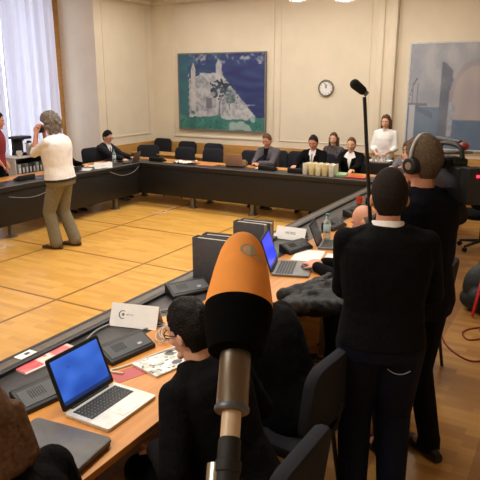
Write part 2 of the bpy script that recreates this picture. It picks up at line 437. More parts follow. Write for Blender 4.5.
B().box((1.05, .01, -.012), (2.15, .06, .024)).box((1.05, .01, 1.572), (2.15, .06, .024)).box((-.012, .01, .78), (.024, .06, 1.56)).box((2.112, .01, .78), (.024, .06, 1.56)).build('frame', fr1, p1)
p2 = thing('painting', 'pale grey-blue framed painting of a bridge and dark pier', 'painting', (-2.83, YB-.045, 1.02))
painted('canvas', paint, p2, 2.6, 1.79, 150, 104, lambda u, v: bridge(abs(1-abs(1-u*2.32)), v), Matrix.Translation((0, -.012, 0)) @ RX, .03)
fr2 = mat('white frame', (205, 205, 208), .5)
B().box((1.3, .01, -.014), (2.656, .06, .028)).box((1.3, .01, 1.804), (2.656, .06, .028)).box((-.014, .01, .895), (.028, .06, 1.79)).box((2.614, .01, .895), (.028, .06, 1.79)).build('frame', fr2, p2)

ck = thing('wall_clock', 'round white wall clock with grey rim high on the cream wall', 'clock', (-4.43, YB-.002, 2.05))
MY = Matrix.Rotation(PI/2, 4, 'X')
B().lathe([(.155, 0), (.16, .03), (.152, .045), (.135, .045), (.133, .03), (.12, 0)], 40, MY).build('rim', mat('clock rim grey', (128, 124, 116), .35, .4), ck, smooth=True)
B().lathe([(.137, .01), (.137, .025)], 40, MY).build('dial', white, ck)
mk = B()
for k in range(12):
    a = k*PI/6; mk.box((.112*math.sin(a), -.027, .112*math.cos(a)), (.008, .004, .026), Matrix.Rotation(a, 3, 'Y'))
mk.build('hour_marks', grey, ck)
B().box((.012, -.030, .032), (.012, .004, .075), Matrix.Rotation(.2, 3, 'Y')).build('hour_hand', grey, ck)
B().box((-.012, -.034, .048), (.009, .003, .105), Matrix.Rotation(-.2, 3, 'Y')).build('minute_hand', dgrey, ck)

# ------------------------------------------------------------------ chandeliers (mostly above the picture)
bulb = mat('lit lamp glass', (255, 244, 224), .3, emit=6.0, vary=0)
crystal = mat('crystal glass', (235, 232, 236), .12, trans=.55, vary=.05)
def chandelier(x, y, z, label):
    t = thing('chandelier', label, 'chandelier', (x, y, z), 0, 'ceiling chandeliers'); t.scale = (.62, .62, 1)
    B().cyl((0, 0, .3), (0, 0, ZC-z), .014).lathe([(.02, ZC-z-.06), (.08, ZC-z-.03), (.08, ZC-z)], 20).build('stem', chrome, t)
    B().lathe([(.34, .16), (.36, .16), (.36, .2), (.34, .2)], 36).lathe([(.05, .26), (.07, .3), (.03, .36)], 20).box((0, 0, .18), (.7, .02, .015)).box((0, 0, .18), (.02, .7, .015)).cyl((0, 0, .17), (0, 0, .3), .012).build('hoop', chrome, t)
    cr = B()
    for k in range(36):
        a = 2*PI*k/36
        for q, (rr, zz) in enumerate(((.35, .13), (.35, .075), (.28, .07), (.2, .03), (.11, .02))):
            if q > 1 and k % 2: continue
            cr.ell((rr*math.cos(a), rr*math.sin(a), zz), (.013, .013, .03), n=6, k=4)
    f = cr.build('crystal_fringe', crystal, t); f['kind'] = 'stuff'
    for k in range(6):
        a = 2*PI*k/6; B().ell((.24*math.cos(a), .24*math.sin(a), .14), (.03, .03, .045)).build('bulb', bulb, t, smooth=True)
    L = bpy.data.lights.new('chandelier_glow', 'POINT'); L.energy = 14; L.color = WARM; L.shadow_soft_size = .25
    lo = bpy.data.objects.new('chandelier_glow', L); COL.objects.link(lo); lo.location = (0, 0, -.05); lo.parent = t
chandelier(-3.02, 8.2, 3.225, 'crystal chandelier hanging nearest the second painting, its glass bottom just in view')
chandelier(-4.22, 9.3, 3.41, 'crystal chandelier hanging nearest the castle painting, only its lowest glass showing')

# ------------------------------------------------------------------ conference tables (a U of three runs)
TZ = .74
def run(label, x0, x1, y0, y1, inner, legs, inlay=.43):
    """one run of the U; inner is the side with the rim and the hanging panel: '+x', '-x' or '-y'"""
    t = thing('conference_table', label, 'table', ((x0+x1)/2, (y0+y1)/2, 0), 0)
    cx, cy, lx, ly = 0, 0, x1-x0, y1-y0
    s = {'+x': (1, 0), '-x': (-1, 0), '-y': (0, -1)}[inner]
    depth = lx if s[0] else ly
    half = depth/2
    def strip(name, a, b, z0, z1, m, bevel=.003):
        """a..b measured from the inner edge outwards"""
        c, d = half-(a+b)/2, b-a
        if s[0]: mb = B().box((s[0]*c, 0, (z0+z1)/2), (d, ly, z1-z0))
        else: mb = B().box((0, s[1]*c, (z0+z1)/2), (lx, d, z1-z0))
        return mb.build(name, m, t, bevel=bevel)
    strip('rim_edge', 0, .026, TZ-.05, TZ+.016, black)
    strip('rim', .026, .090, TZ-.04, TZ+.014, rimm)
    strip('rim_edge', .090, .130, TZ-.04, TZ+.016, black)
    strip('inlay', .130, inlay, TZ-.04, TZ-.004, traym)
    strip('tabletop', inlay, depth, TZ-.035, TZ, tablewood)
    strip('modesty_panel', .03, .055, .2, TZ-.05, panelm)
    for q in legs:
        for p in (.13, depth-.12):
            c = half-p
            L = B()
            if s[0]: L.box((s[0]*c, q-(y0+y1)/2, .35), (.07, .07, .70)).box((s[0]*c, q-(y0+y1)/2, .012), (.12, .12, .024))
            else: L.box((q-(x0+x1)/2, s[1]*c, .35), (.07, .07, .70)).box((q-(x0+x1)/2, s[1]*c, .012), (.12, .12, .024))
            L.build('leg', grey, t, bevel=.004)
    return t
run('long table with orange wood top nearest the seated bald man and silver laptop', -2.55, -1.48, -.6, 8.53, '-x', [.2, 2.2, 4.2, 6.2, 8.1])
run('black-fronted table run under the two wall paintings', -7.78, -1.48, 8.55, 9.35, '-y', [-7.4, -5.87, -4.67, -3.4, -2.0], .56)
run('black-fronted table run on the curtain side behind the man in white', -7.78, -6.90, 2.6, 8.53, '+x', [3.2, 5.7, 7.95], .56)
# cover plates with sockets on the near rim
def outlet(y, label):
    t = thing('socket_plate', label, 'socket', (-2.491, y, TZ+.0142), 0, 'white socket plates on the table rim')
    B().box((0, 0, .002), (.06, .11, .004)).build('plate', white, t, bevel=.002)
    B().box((0, .01, .0048), (.022, .03, .002)).build('slot', dgrey, t)
outlet(2.03, 'white socket plate on the rim beside the red and white booklet')
outlet(5.05, 'white socket plate on the rim beside the second name card')

# secondary tables by the back wall
def side_table(x0, x1, y0, y1, label, m=oak, z=.74):
    t = thing('side_table', label, 'table', ((x0+x1)/2, (y0+y1)/2, 0))
    lx, ly = x1-x0, y1-y0
    B().box((0, 0, z-.015), (lx, ly, .03)).build('tabletop', m, t, bevel=.004)
    B().box((0, 0, z-.06), (lx-.08, ly-.08, .06)).build('apron', m, t)
    for a in (-1, 1):
        for b in (-1, 1): B().box((a*(lx/2-.05), b*(ly/2-.05), (z-.03)/2), (.05, .05, z-.03)).build('leg', black, t)
    return t
side_table(-8.25, -6.35, 9.86, 10.28, 'yellow wooden side table standing in front of the wall chairs')

# ------------------------------------------------------------------ chairs
def rrect(w, h, r, n=5):
    pts = []
    for cx, cy, a0 in ((w/2-r, h/2-r, 0), (-w/2+r, h/2-r, PI/2), (-w/2+r, -h/2+r, PI), (w/2-r, -h/2+r, 3*PI/2)):
        for k in range(n+1): pts.append((cx+r*math.cos(a0+PI/2*k/n), cy+r*math.sin(a0+PI/2*k/n)))
    return pts
def make_chair(loc, rz, label, group, top=.92, w=.46, fab=chairfab):
    """sitter faces local +y"""
    t = thing('meeting_chair', label, 'chair', loc, rz, group)
    r = rrect(w, .45, .08); seat = B()
    seat.loft([[V((x*q, y*q, z)) for x, y in r] for q, z in ((.93, .41), (1, .425), (1, .455), (.97, .47), (.88, .478))]); seat.build('seat', fab, t, smooth=True)
    h = top-.52; rb = rrect(w, h, .09); back = B()
    def bk(x, z, d):
        zz = .52+h/2+z; return V((x, -.215-.12*(zz-.5)+.16*x*x+d, zz))
    back.loft([[bk(x*q, z*q, d) for x, z in rb] for q, d in ((.9, .035), (.97, .028), (1, .012), (1, -.012), (.97, -.028), (.9, -.035))])
    back.build('backrest', fab, t, smooth=True)
    for sx in (-1, 1):
        B().tube([(sx*.19, .17, .42), (sx*.2, .2, .2), (sx*.21, .22, .0)], .013).build('leg', black, t, smooth=True)
        B().tube([(sx*.19, -.17, .42), (sx*.2, -.2, .2), (sx*.21, -.23, .0)], .013).build('leg', black, t, smooth=True)
        B().tube([(sx*.12, -.15, .42), (sx*.12, -.225, .46), (sx*.12, -.255, .62)], .012).build('back_support', black, t, smooth=True)
    return t
CG = 'charcoal chairs around the room'
ch0 = make_chair((-1.0, 1.78, 0), 88, 'charcoal chair nearest the camera, right behind the man in glasses', CG)
def chair(x, y, rz, label): return dup(ch0, (x, y, 0), rz, label, CG)
chair(-1.17, 2.56, 84, 'charcoal chair under the person bent forward behind the microphone')
chair(-1.0, 3.42, 90, 'charcoal chair behind the heaped black puffer jacket')
chair(-.98, 4.38, 90, 'charcoal chair under the seated bald man')
chair(-1.03, .94, 90, 'charcoal chair under the brown-haired person at the closed laptop')
chair(-8.2, 8.1, -90, 'charcoal chair close to the man in glasses at the curtain-side table')
chair(-8.12, 8.82, -90, 'charcoal chair under the dark-suited man in glasses')
chair(-7.62, 9.6, 205, 'charcoal chair at the table corner right of the small brown laptop')
chair(-6.80, 9.56, 180, 'charcoal chair at the back table behind the crumpled white sheet')
chair(-6.2, 9.64, 180, 'charcoal chair at the back table behind the orange-brown folder')
chair(-5.38, 9.72, 180, 'charcoal chair at the back table behind the light brown laptop')
chair(-5.0, 10.0, 180, 'charcoal chair under the man in the grey blazer')
chair(-4.55, 10.02, 180, 'empty charcoal chair between the grey blazer and the dark suit')
chair(-4.05, 9.98, 180, 'charcoal chair under the dark-haired man in suit and tie')
chair(-4.0, 10.78, 180, 'charcoal chair by the wall under the woman in patterned top')
chair(-3.38, 9.98, 180, 'charcoal chair under the woman in black suit and white collar')
chair(-8.32, 10.88, 180, 'charcoal chair against the wall in the far room corner')
chair(-7.45, 10.6, 180, 'charcoal chair against the wall below the castle painting, left of two')
chair(-6.72, 10.5, 180, 'charcoal chair against the wall below the castle painting, right of two')
chair(-2.36, 9.95, 190, 'charcoal chair under the brown-haired person in grey')
chair(-8.12, 7.45, -90, 'charcoal chair under the person in black behind the photographer')
t = thing('swivel_chair', 'black swivel chair on casters far right, past the camera operator', 'chair', (-1.02, 8.35, 0), 20)
r = rrect(.5, .48, .1)
B().loft([[V((x*q, y*q, z)) for x, y in r] for q, z in ((.92, .44), (1, .46), (1, .50), (.9, .525))]).build('seat', blackcloth, t, smooth=True)
B().loft([[V((x*q, -.24+.1*x*x-.06*z+d, .86+z*q)) for x, z in rrect(.48, .56, .12)] for q, d in ((.9, -.03), (1, -.015), (1, .02), (.92, .035))]).build('backrest', blackcloth, t, smooth=True)
B().tube([(0, -.05, .43), (0, -.27, .46), (0, -.29, .7)], .02).build('back_support', black, t, smooth=True)
B().cyl((0, 0, .1), (0, 0, .44), .028).build('column', black, t, smooth=True)
for k in range(5):
    q = 2*PI*k/5; c_, s_ = math.cos(q), math.sin(q)
    l = B().cyl((0, 0, .12), (.29*c_, .29*s_, .075), .024, .016).build('leg', black, t, smooth=True)
    B().cyl((.29*c_-.02*s_, .29*s_+.02*c_, .03), (.29*c_+.02*s_, .29*s_-.02*c_, .03), .03).build('caster', rubber, l, smooth=True)

# ------------------------------------------------------------------ electronics on the tables
def mic_unit(loc, rz, label, w=.31, d=.135):
    """low wedge with a sloped face; local +y is the back (high) side"""
    t = thing('microphone_unit', label, 'microphone unit', loc, rz, 'black delegate microphone units')
    b = B(); M = Matrix(((0, 0, 1, -w/2), (1, 0, 0, 0), (0, 1, 0, 0), (0, 0, 0, 1)))
    b.prism([(-d/2, 0), (d/2, 0), (d/2, .075), (d/2-.02, .078), (-d/2, .022)], 0, w, M); b.build('housing', black, t, bevel=.004)
    ang = math.atan2(.056, d-.02); R = Matrix.Rotation(ang, 3, 'X')
    c = V((0, -.01, .0515))
    B().box(c, (w-.03, d-.045, .004), R).build('face_panel', dgrey, t)
    g = B()
    for k in range(7): g.box(c+R @ V((-.09+.012*k, .01, .003)), (.004, .05, .002), R)
    g.build('speaker_slots', black, t)
    B().box(c+R @ V((.07, -.02, .003)), (.03, .018, .004), R).build('button', grey, t)
    return t
mu0 = mic_unit((-2.045, 2.34, TZ), 80, 'black microphone unit between the silver laptop and the glossy magazine')
def mu(x, y, rz, label): return dup(mu0, (x, y, TZ), rz, label)
mu(-2.06, 1.78, 80, 'black microphone unit half hidden behind the silver laptop lid')
mu(-2.30, 3.32, 62, 'black microphone unit in front of the nearer pair of binders')
mu(-2.09, 4.70, 74, 'black microphone unit in front of the second name card')
mu(-2.1, 5.66, 84, 'black microphone unit just past the plastic bottle')
mu(-2.13, 6.35, 84, 'black microphone unit beyond the bottle, second past it')
mu(-2.13, 7.15, 84, 'black microphone unit on the near table next to the thin pole')
mu(-7.3, 6.25, -90, 'black microphone unit on the curtain-side table by the left edge')
mu(-7.3, 7.25, -90, 'black microphone unit on the curtain-side table behind the man in white')
mu(-7.3, 8.0, -80, 'black microphone unit next to the white name card on the curtain-side table')
mu(-6.85, 8.98, 180, 'black microphone unit at the back table corner')
mu(-4.55, 8.98, 180, 'black microphone unit before the man in the grey blazer')
mu(-3.98, 8.93, 180, 'black microphone unit left of the upright folders')

scr_blue = attr_mat('laptop picture', .3, emit=1.0)
keym = mat('dark keys', (44, 44, 46), .5)
def keyboard(nx=14, ny=6, W=.28, H=.105):
    k = B()
    for j in range(ny):
        for i in range(nx):
            k.box((-W/2+W*(i+.5)/nx, -H/2+H*(j+.5)/ny, 0), (W/nx*.82, H/ny*.8, .003))
    return k
def desktop(base, dark):
    def fn(u, v):
        n = nz(u*3, v*3, 2); c = mixc(base, dark, .5+.7*n-.4*(v-.5))
        if v < .07: c = mixc(c, (20, 30, 60), .75)
        d = math.hypot((u-.5)*1.4, v-.45)
        if .09 < d < .11 and n > 0: c = mixc(c, (20, 40, 90), .7)
        if abs(v-.74) < .02 and .25 < u < .33: c = mixc(c, (20, 40, 90), .5)
        return c
    return fn
def laptop(loc, rz, label, body, lidm, W=.33, D=.235, openang=108, screen=None, keys=True):
    """local: hinge on +y side, user on -y side"""
    t = thing('laptop', label, 'laptop', loc, rz)
    base = B().loft([[V((x*q, y*q, z)) for x, y in rrect(W, D, .012, 3)] for q, z in ((.985, .001), (1, .006), (1, .015), (.995, .018))])
    base.build('base', body, t, smooth=True)
    if keys:
        kb = keyboard(W=W-.05, H=D*.46)
        for p in kb.v: p += V((0, D*.17, .0195))
        kb.build('keyboard', keym, t)
        B().box((0, -D*.3, .0186), (.1, D*.28, .0012)).build('trackpad', grey if body is not silver else mat('trackpad', (218, 218, 214), .3), t)
    H = D*.96
    M = Matrix.Translation((0, D/2-.004, .02)) @ Matrix.Rotation(math.radians(openang), 4, 'X') @ Matrix.Translation((0, -.0, 0))
    # lid plane: local x across, local -y... build with y from 0 to H away from the hinge; the screen looks at the user
    R = Matrix.Translation((0, D/2-.002, .022)) @ Matrix.Rotation(math.radians(180-openang), 4, 'X')
    lid = B(); r = rrect(W, H, .012, 3)
    lid.loft([[R @ V((x, y+H/2, z)) for x, y in r] for z in (-.008, -.001)])
    lid.build('lid', lidm, t, bevel=.002)
    B().loft([[R @ V((x, y+H/2, z)) for x, y in rrect(W-.008, H-.008, .01, 3)] for z in (-.001, .0006)]).build('bezel', black, t)
    if screen:
        painted('screen', scr_blue, t, W-.035, H-.04, 48, 30, screen, R @ Matrix.Translation((-(W-.035)/2, .022, .0012)), .0005)
    B().cyl((-W*.36, D/2-.002, .018), (W*.36, D/2-.002, .018), .007).build('hinge', black, t)
    return t
laptop((-1.735, 1.862, TZ), -90+180, 'open silver laptop with a blue screen on the orange wood', silver, black, .335, .26, 112, desktop((58, 104, 196), (30, 66, 150)))
laptop((-1.88, 4.17, TZ), 108, 'open dark laptop with a vivid blue screen by the bald man', mat('pewter laptop', (112, 112, 112), .4, .3), black, .38, .29, 108, desktop((44, 54, 236), (40, 70, 220)))
laptop((-1.87, 5.0, TZ), 104, 'dark-lidded laptop beside the clear plastic bottle', mat('pewter laptop', (112, 112, 112), .4, .3), black, .31, .22, 112, desktop((34, 38, 44), (24, 26, 30)))
laptop((-7.12, 8.52, TZ), -75, 'small brown-lidded laptop in front of the man in the dark suit', dgrey, mat('bronze laptop lid', (92, 74, 60), .5), .3, .2, 105, desktop((120, 130, 150), (80, 90, 110)))
laptop((-5.22, 9.1, TZ), 186, 'light brown laptop left of the man in the grey blazer', dgrey, mat('tan laptop lid', (176, 134, 106), .5), .33, .22, 105, desktop((120, 130, 150), (80, 90, 110)))

# closed charcoal laptop in the near corner
t = thing('closed_laptop', 'closed charcoal laptop in front of the silver one', 'laptop', (-1.71, 1.475, TZ), 6)
r = rrect(.40, .28, .02, 4)
closedm = mat('charcoal laptop lid', (92, 90, 90), .42)
B().loft([[V((x*q, y*q, z)) for x, y in r] for q, z in ((.94, .002), (.985, .012), (.985, .022))]).build('base', black, t, smooth=True)
B().loft([[V((x*q, y*q, z)) for x, y in r] for q, z in ((.99, .023), (1, .027), (.995, .037), (.97, .041))]).build('lid', closedm, t, smooth=True)
lg = B()
for k in range(4): lg.box((.012*k-.02, -.06, .0414), (.008, .014, .0012), Matrix.Rotation(.3, 3, 'Z'))
lg.build('logo', silver, t)

# ------------------------------------------------------------------ name cards
def name_card(loc, rz, label, W=.31, H=.125, mark=None):
    t = thing('name_card', label, 'name card', loc, rz, 'folded white name cards')
    c = B(); a = .062
    c.add([V((x, y, z)) for x in (-W/2, W/2) for y, z in ((-a, 0), (0, H), (a, 0), (a-.004, 0), (0, H-.012), (-a+.004, 0))],
          [(0, 1, 2, 3, 4, 5), (11, 10, 9, 8, 7, 6)]+[(i, (i+1) % 6, (i+1) % 6+6, i+6) for i in range(6)])
    c.build('card', white, t)
    ang = math.atan2(H, a); R = Matrix.Translation((0, -a, 0)) @ Matrix.Rotation(ang, 4, 'X')
    if mark: mark(t, R)
    return t
ink = mat('ink grey', (70, 72, 84), .7)
def text_mesh(name, body, size, M, m, parent, depth=.0006):
    cu = bpy.data.curves.new(name, 'FONT'); cu.body = body; cu.size = size; cu.extrude = depth; cu.align_x = 'CENTER'; cu.resolution_u = 2
    o = bpy.data.objects.new(name, cu); COL.objects.link(o); dg = bpy.context.evaluated_depsgraph_get(); dg.update()
    me = bpy.data.meshes.new_from_object(o.evaluated_get(dg)); bpy.data.objects.remove(o); bpy.data.curves.remove(cu)
    me.transform(M); me.materials.clear(); return link(name, me, m, parent)
def mark1(t, R):
    e = B()
    n = 26
    for k in range(n):          # open ring, thicker on its left
        a0 = math.radians(55+250*k/n); a1 = math.radians(55+250*(k+1)/n); wd = .003+.003*math.sin(PI*k/n)
        q = [(.026*math.cos(a0), .026*math.sin(a0)), (.026*math.cos(a1), .026*math.sin(a1)), ((.026-wd)*math.cos(a1), (.026-wd)*math.sin(a1)), ((.026-wd)*math.cos(a0), (.026-wd)*math.sin(a0))]
        e.prism([(x-.075, y+.075) for x, y in q], 0, .0008, R)
    for k in range(5):          # the small star inside it
        a = 2*PI*k/5; e.prism([(-.072, .076), (-.072+.010*math.cos(a-.4), .076+.010*math.sin(a-.4)), (-.072+.010*math.cos(a+.4), .076+.010*math.sin(a+.4))], 0, .0009, R)
    e.build('emblem', ink, t)
    text_mesh('lettering', 'ernu', .026, R @ Matrix.Translation((-.028, .071, 0)), mat('pale ink', (150, 150, 162), .7), t)
def mark2(t, R): text_mesh('lettering', 'NORIS', .036, R @ Matrix.Translation((0, .055, 0)), ink, t)
def mark3(t, R): text_mesh('lettering', 'mnn', .03, R @ Matrix.Translation((0, .05, 0)), mat('pale ink', (150, 150, 162), .7), t)
name_card((-2.26, 2.69, TZ), 15, 'white folded name card with a round emblem nearest the camera', .31, .13, mark1)
name_card((-2.30, 5.06, TZ), 2, 'white folded name card with grey lettering before the blue screen', .3, .11, mark2)
name_card((-7.08, 7.76, TZ), 42, 'white folded name card on the curtain-side table', .3, .1, mark3)

# ------------------------------------------------------------------ paper goods
prnt = attr_mat('printed paper', .35)
def sheet(name, loc, rz, W, H, label, cat, fn, nx=24, ny=16, thick=.004, group=None):
    o = painted(name, prnt, None, W, H, nx, ny, fn, Matrix.Translation((-W/2, -H/2, thick)), thick)
    o.location = loc; o.rotation_euler = (0, 0, math.radians(rz)); return tag(o, label, cat, group)
def booklet_fn(u, v):
    c = mixc((206, 66, 78), (224, 110, 112), .5+nz(u*6, v*6))
    if .36 < u < .62 and nz(u*7, v*7, 2) > -.25: c = (236, 214, 204)
    if u > .93 or v < .06: c = (236, 224, 220)
    if u > .6: c = mixc(c, (228, 150, 150), .4)
    return c
sheet('booklet', (-2.395, 2.08, TZ-.004), 84, .36, .17, 'red and white booklet lying on the dark inlay', 'booklet', booklet_fn, 36, 18, .009)
sheet('red_leaflet', (-1.88, 2.155, TZ), 70, .17, .11, 'plain red leaflet under the edge of the silver laptop', 'leaflet', lambda u, v: (176, 62, 62), 4, 4, .002)
def mag_fn(u, v):
    n = nz(u*5, v*5); n2 = nz(u*13, v*13, 5)
    c = mixc((244, 244, 240), (168, 168, 156), .35+1.3*n)
    if n2 > .33: c = (74, 76, 70)
    if math.hypot(u-.6, v-.25) < .11: c = (52, 54, 66)
    if math.hypot(u-.75, v-.75) < .12 and n > -.2: c = (60, 64, 58)
    return c
sheet('magazine', (-1.79, 2.36, TZ), 76, .30, .21, 'glossy black and white magazine at the elbow of the man in glasses', 'magazine', mag_fn, 60, 42, .012)
sheet('sticky_note', (-2.12, 2.86, TZ), 60, .12, .12, 'orange paper note behind the first name card', 'note', lambda u, v: (226, 152, 72), 4, 4, .002)
pap = lambda u, v: (238, 236, 232)
PG = 'loose white sheets on the tables'
sheet('paper_sheet', (-1.93, 4.60, TZ), 12, .24, .34, 'white sheet lying beside the keyboard of the blue-screen laptop', 'paper', pap, 2, 2, .003, PG)
sheet('paper_sheet', (-1.67, 4.60, TZ), 10, .22, .32, 'white sheet under the forearm of the bald man', 'paper', pap, 2, 2, .003, PG)
sheet('paper_sheet', (-1.75, 5.35, TZ), 10, .21, .297, 'white sheet beyond the dark-lidded laptop', 'paper', pap, 2, 2, .003, PG)
sheet('paper_sheet', (-7.25, 7.5, TZ), 30, .21, .297, 'white sheet on the curtain-side table behind the man in white', 'paper', pap, 2, 2, .003, PG)
sheet('paper_sheet', (-7.45, 7.86, TZ), -12, .21, .297, 'white sheet to the left of the curtain-side name card', 'paper', pap, 2, 2, .003, PG)
sheet('paper_sheet', (-4.7, 9.12, TZ), 4, .25, .2, 'white sheet under the hands of the grey-blazer man', 'paper', pap, 2, 2, .003, PG)
sheet('paper_sheet', (-2.6, 9.0, TZ), 10, .21, .297, 'white sheet at the right end of the back table', 'paper', pap, 2, 2, .003, PG)
sheet('cardboard_folder', (-5.74, 8.98, TZ), 4, .34, .24, 'orange-brown folder flat on the back table', 'folder', lambda u, v: (206, 136, 94), 3, 3, .012)
sheet('cardboard_folder', (-6.55, 8.92, TZ), 4, .2, .16, 'small yellow-brown folder beside the crumpled white sheet', 'folder', lambda u, v: (190, 146, 86), 3, 3, .008)
sheet('cardboard_folder', (-2.98, 8.94, TZ), -6, .32, .22, 'red folder flat on the back table before the black-suited woman', 'folder', lambda u, v: (206, 74, 48), 3, 3, .015)
sheet('cardboard_folder', (-3.28, 9.0, TZ), 12, .22, .26, 'mint green folder beside the upright folders', 'folder', lambda u, v: (170, 214, 166), 3, 3, .03)
cp = B(); ptc = []
for j in range(8):
    for i in range(12): ptc.append(V((-.2+.4*i/11, -.1+.2*j/7, .012+.05*abs(nz(i*.5, j*.5, 9))+.03*max(0, i/11-.7)*3)))
cp.add(ptc, [(j*12+i, j*12+i+1, j*12+i+13, j*12+i+12) for j in range(7) for i in range(11)])
o = cp.build('crumpled_paper', paperm); sm = o.modifiers.new('thick', 'SOLIDIFY'); sm.thickness = .004; o.location = (-6.22, 8.98, TZ-.004)
tag(o, 'crumpled white sheet on the back table below the castle painting', 'paper')

# upright box binders on the near table
bindm = mat('dark grey binder board', (76, 76, 82), .6)
def binder(loc, rz, label, W=.31, H=.345, T=.075):
    t = thing('box_binder', label, 'binder', loc, rz, 'dark grey box binders')
    B().box((0, -T/2, H/2), (W, .004, H)).box((0, T/2, H/2), (W, .004, H)).box((-W/2+.003, 0, H/2), (.006, T, H)).build('cover', bindm, t, bevel=.0015)
    B().box((.004, 0, H/2-.004), (W-.02, T-.008, H-.02)).build('paper_block', mat('page edges', (176, 170, 158), .8, vary=.25, scale=160), t)
    B().lathe([(.012, 0), (.016, 0), (.016, .003), (.012, .003)], 14, Matrix.Translation((-W/2-.0005, 0, .1)) @ Matrix.Rotation(-PI/2, 4, 'Y')).build('finger_ring', chrome, t)
    return t
b0 = binder((-2.265, 3.60, TZ-.004), 4, 'dark grey box binder nearest the camera, front one of the nearer pair')
dup(b0, (-2.255, 3.72, TZ-.004), 8, 'dark grey box binder right behind the front one of the nearer pair')
dup(b0, (-2.39, 4.40, TZ-.004), 2, 'dark grey box binder farther along, left of the blue screen').scale = (.95, 1, .84)
dup(b0, (-2.385, 4.50, TZ-.004), 4, 'dark grey box binder hidden close behind the farther one').scale = (.95, 1, .82)

# upright folders on the back table
FG = 'upright folders on the back table'
for k, (c, lab) in enumerate((((226, 216, 190), 'cream upright folder, leftmost of the row on the back table'), ((230, 212, 156), 'yellow upright folder, left of two yellow ones'),
                              ((238, 226, 186), 'pale cream upright folder between the two yellow ones'), ((228, 208, 150), 'yellow upright folder, right of two yellow ones'), ((232, 226, 208), 'off-white upright folder at the right end of the row'))):
    t = thing('upright_folder', lab, 'folder', (-3.78+.105*k, 8.93, TZ), -8+3*k, FG)
    m = mat('folder tint %d' % k, c, .7)
    B().box((-.036, 0, .09), (.004, .26, .18)).box((.036, 0, .09), (.004, .26, .18)).box((0, -.13, .09), (.076, .006, .18)).build('cover', m, t, bevel=.001)
    B().box((0, .004, .085), (.06, .245, .165)).build('paper_block', paperm, t)

# ------------------------------------------------------------------ bottles, cups and drinks
def bottle(loc, label, liquid=(190, 214, 214), capc=(60, 130, 150), s=1.0):
    t = thing('water_bottle', label, 'bottle', loc, 0, 'plastic water bottles')
    pm = mat('bottle plastic', (214, 232, 232), .12, trans=.75, vary=.03)
    B().lathe([(.001, .004), (.03*s, 0), (.034*s, .008), (.034*s, .05), (.031*s, .06), (.034*s, .07), (.034*s, .15), (.03*s, .175), (.014*s, .205), (.0125*s, .222), (.0125*s, .226)], 24).build('bottle_body', pm, t, smooth=True)
    B().lathe([(.0345*s, .082), (.0352*s, .084), (.0352*s, .138), (.0345*s, .14)], 24).build('paper_label', mat('bottle label', (196, 216, 222), .5), t, smooth=True)
    B().lathe([(.015*s, .224), (.016*s, .226), (.016*s, .244), (.013*s, .248)], 18).build('bottle_cap', mat('cap tint', capc, .4), t, smooth=True)
    return t
bottle((-2.0, 5.2, TZ), 'clear plastic water bottle beside the dark-lidded laptop')
bt = bottle((-7.36, 8.36, TZ), 'clear plastic water bottle before the man in the dark suit')
bottle((-2.2, 7.35, TZ), 'clear plastic water bottle at the far end of the near table, by the thin pole')
cupm = mat('white china', (236, 232, 226), .25)
def cup(loc, label, m=cupm, s=1.0, group='cups on the tables', rz=0):
    t = thing('cup', label, 'cup', loc, rz, group)
    B().lathe([(.024*s, 0), (.03*s, .003), (.037*s, .07*s), (.039*s, .085*s), (.036*s, .085*s), (.03*s, .012), (.001, .01)], 22).build('cup_body', m, t, smooth=True)
    B().tube([(.035*s, 0, .066*s), (.058*s, 0, .062*s), (.058*s, 0, .034*s), (.034*s, 0, .026*s)], .005*s).build('handle', m, t, smooth=True)
    return t
cup((-7.12, 7.95, TZ), 'white cup standing right beside the curtain-side name card')
cup((-2.28, 6.98, TZ), 'orange-red cup on the near table behind the bald man', mat('orange cup', (222, 84, 44), .4))
cup((-5.14, 9.3-.1, TZ), 'pale brown cup between the light brown laptop and the grey-blazer man', mat('tan cup', (196, 160, 112), .4), 1.2)

# ------------------------------------------------------------------ cables
whitec = mat('white cable', (214, 208, 198), .5); greyc = mat('grey cable', (140, 134, 128), .5)
def cable(name, pts, r, m, label, cat='cable'): return tag(B().tube(pts, r, 7).build(name, m, smooth=True), label, cat)
z = TZ+.006
lp = []
for k in range(40):
    q = k*.55; lp.append((-1.99+.07*math.cos(q)+.05*nz(k*.3, 1), 2.66+.12*math.sin(q*.93)+.06*nz(k*.3, 2), z+.002+.012*abs(nz(k*.4, 3))+.0007*k))
cable('cable', lp, .0042, mat('pale cable', (186, 178, 164), .5), 'tangle of pale cable on the wood behind the magazine')
cable('cable', [(-2.36, 2.36, z), (-2.4, 2.5, z), (-2.38, 2.66, z), (-2.3, 2.86, z), (-2.22, 3.0, z), (-2.28, 3.12, z)], .006, greyc, 'grey cable running under the first name card across the inlay')
cable('cable', [(-1.96, 2.60, z), (-1.88, 2.62, z), (-1.80, 2.55, z+.012), (-1.86, 2.44, z+.012), (-1.94, 2.22, z), (-1.98, 2.13, z), (-1.9, 2.14, z)], .005, whitec, 'white cable looping around the magazine')
cable('cable', [(-2.2, 2.45, z), (-2.17, 2.62, z), (-2.08, 2.76, z), (-1.98, 2.74, z), (-1.9, 2.66, z), (-1.86, 2.8, z)], .006, greyc, 'grey cable knotted behind the nearest microphone unit')
cable('cable', [(-2.18, 1.98, z), (-2.08, 1.90, z), (-2.03, 1.78, z), (-2.08, 1.66, z), (-2.16, 1.6, z)], .004, mat('dark cable', (48, 40, 36), .5), 'thin dark cable curling left of the silver laptop')
cable('cable', [(-6.888, 5.6, .62), (-6.885, 5.9, .56), (-6.885, 6.15, .56), (-6.888, 6.5, .64)], .005, greyc, 'grey cable sagging across the black front behind the photographer')
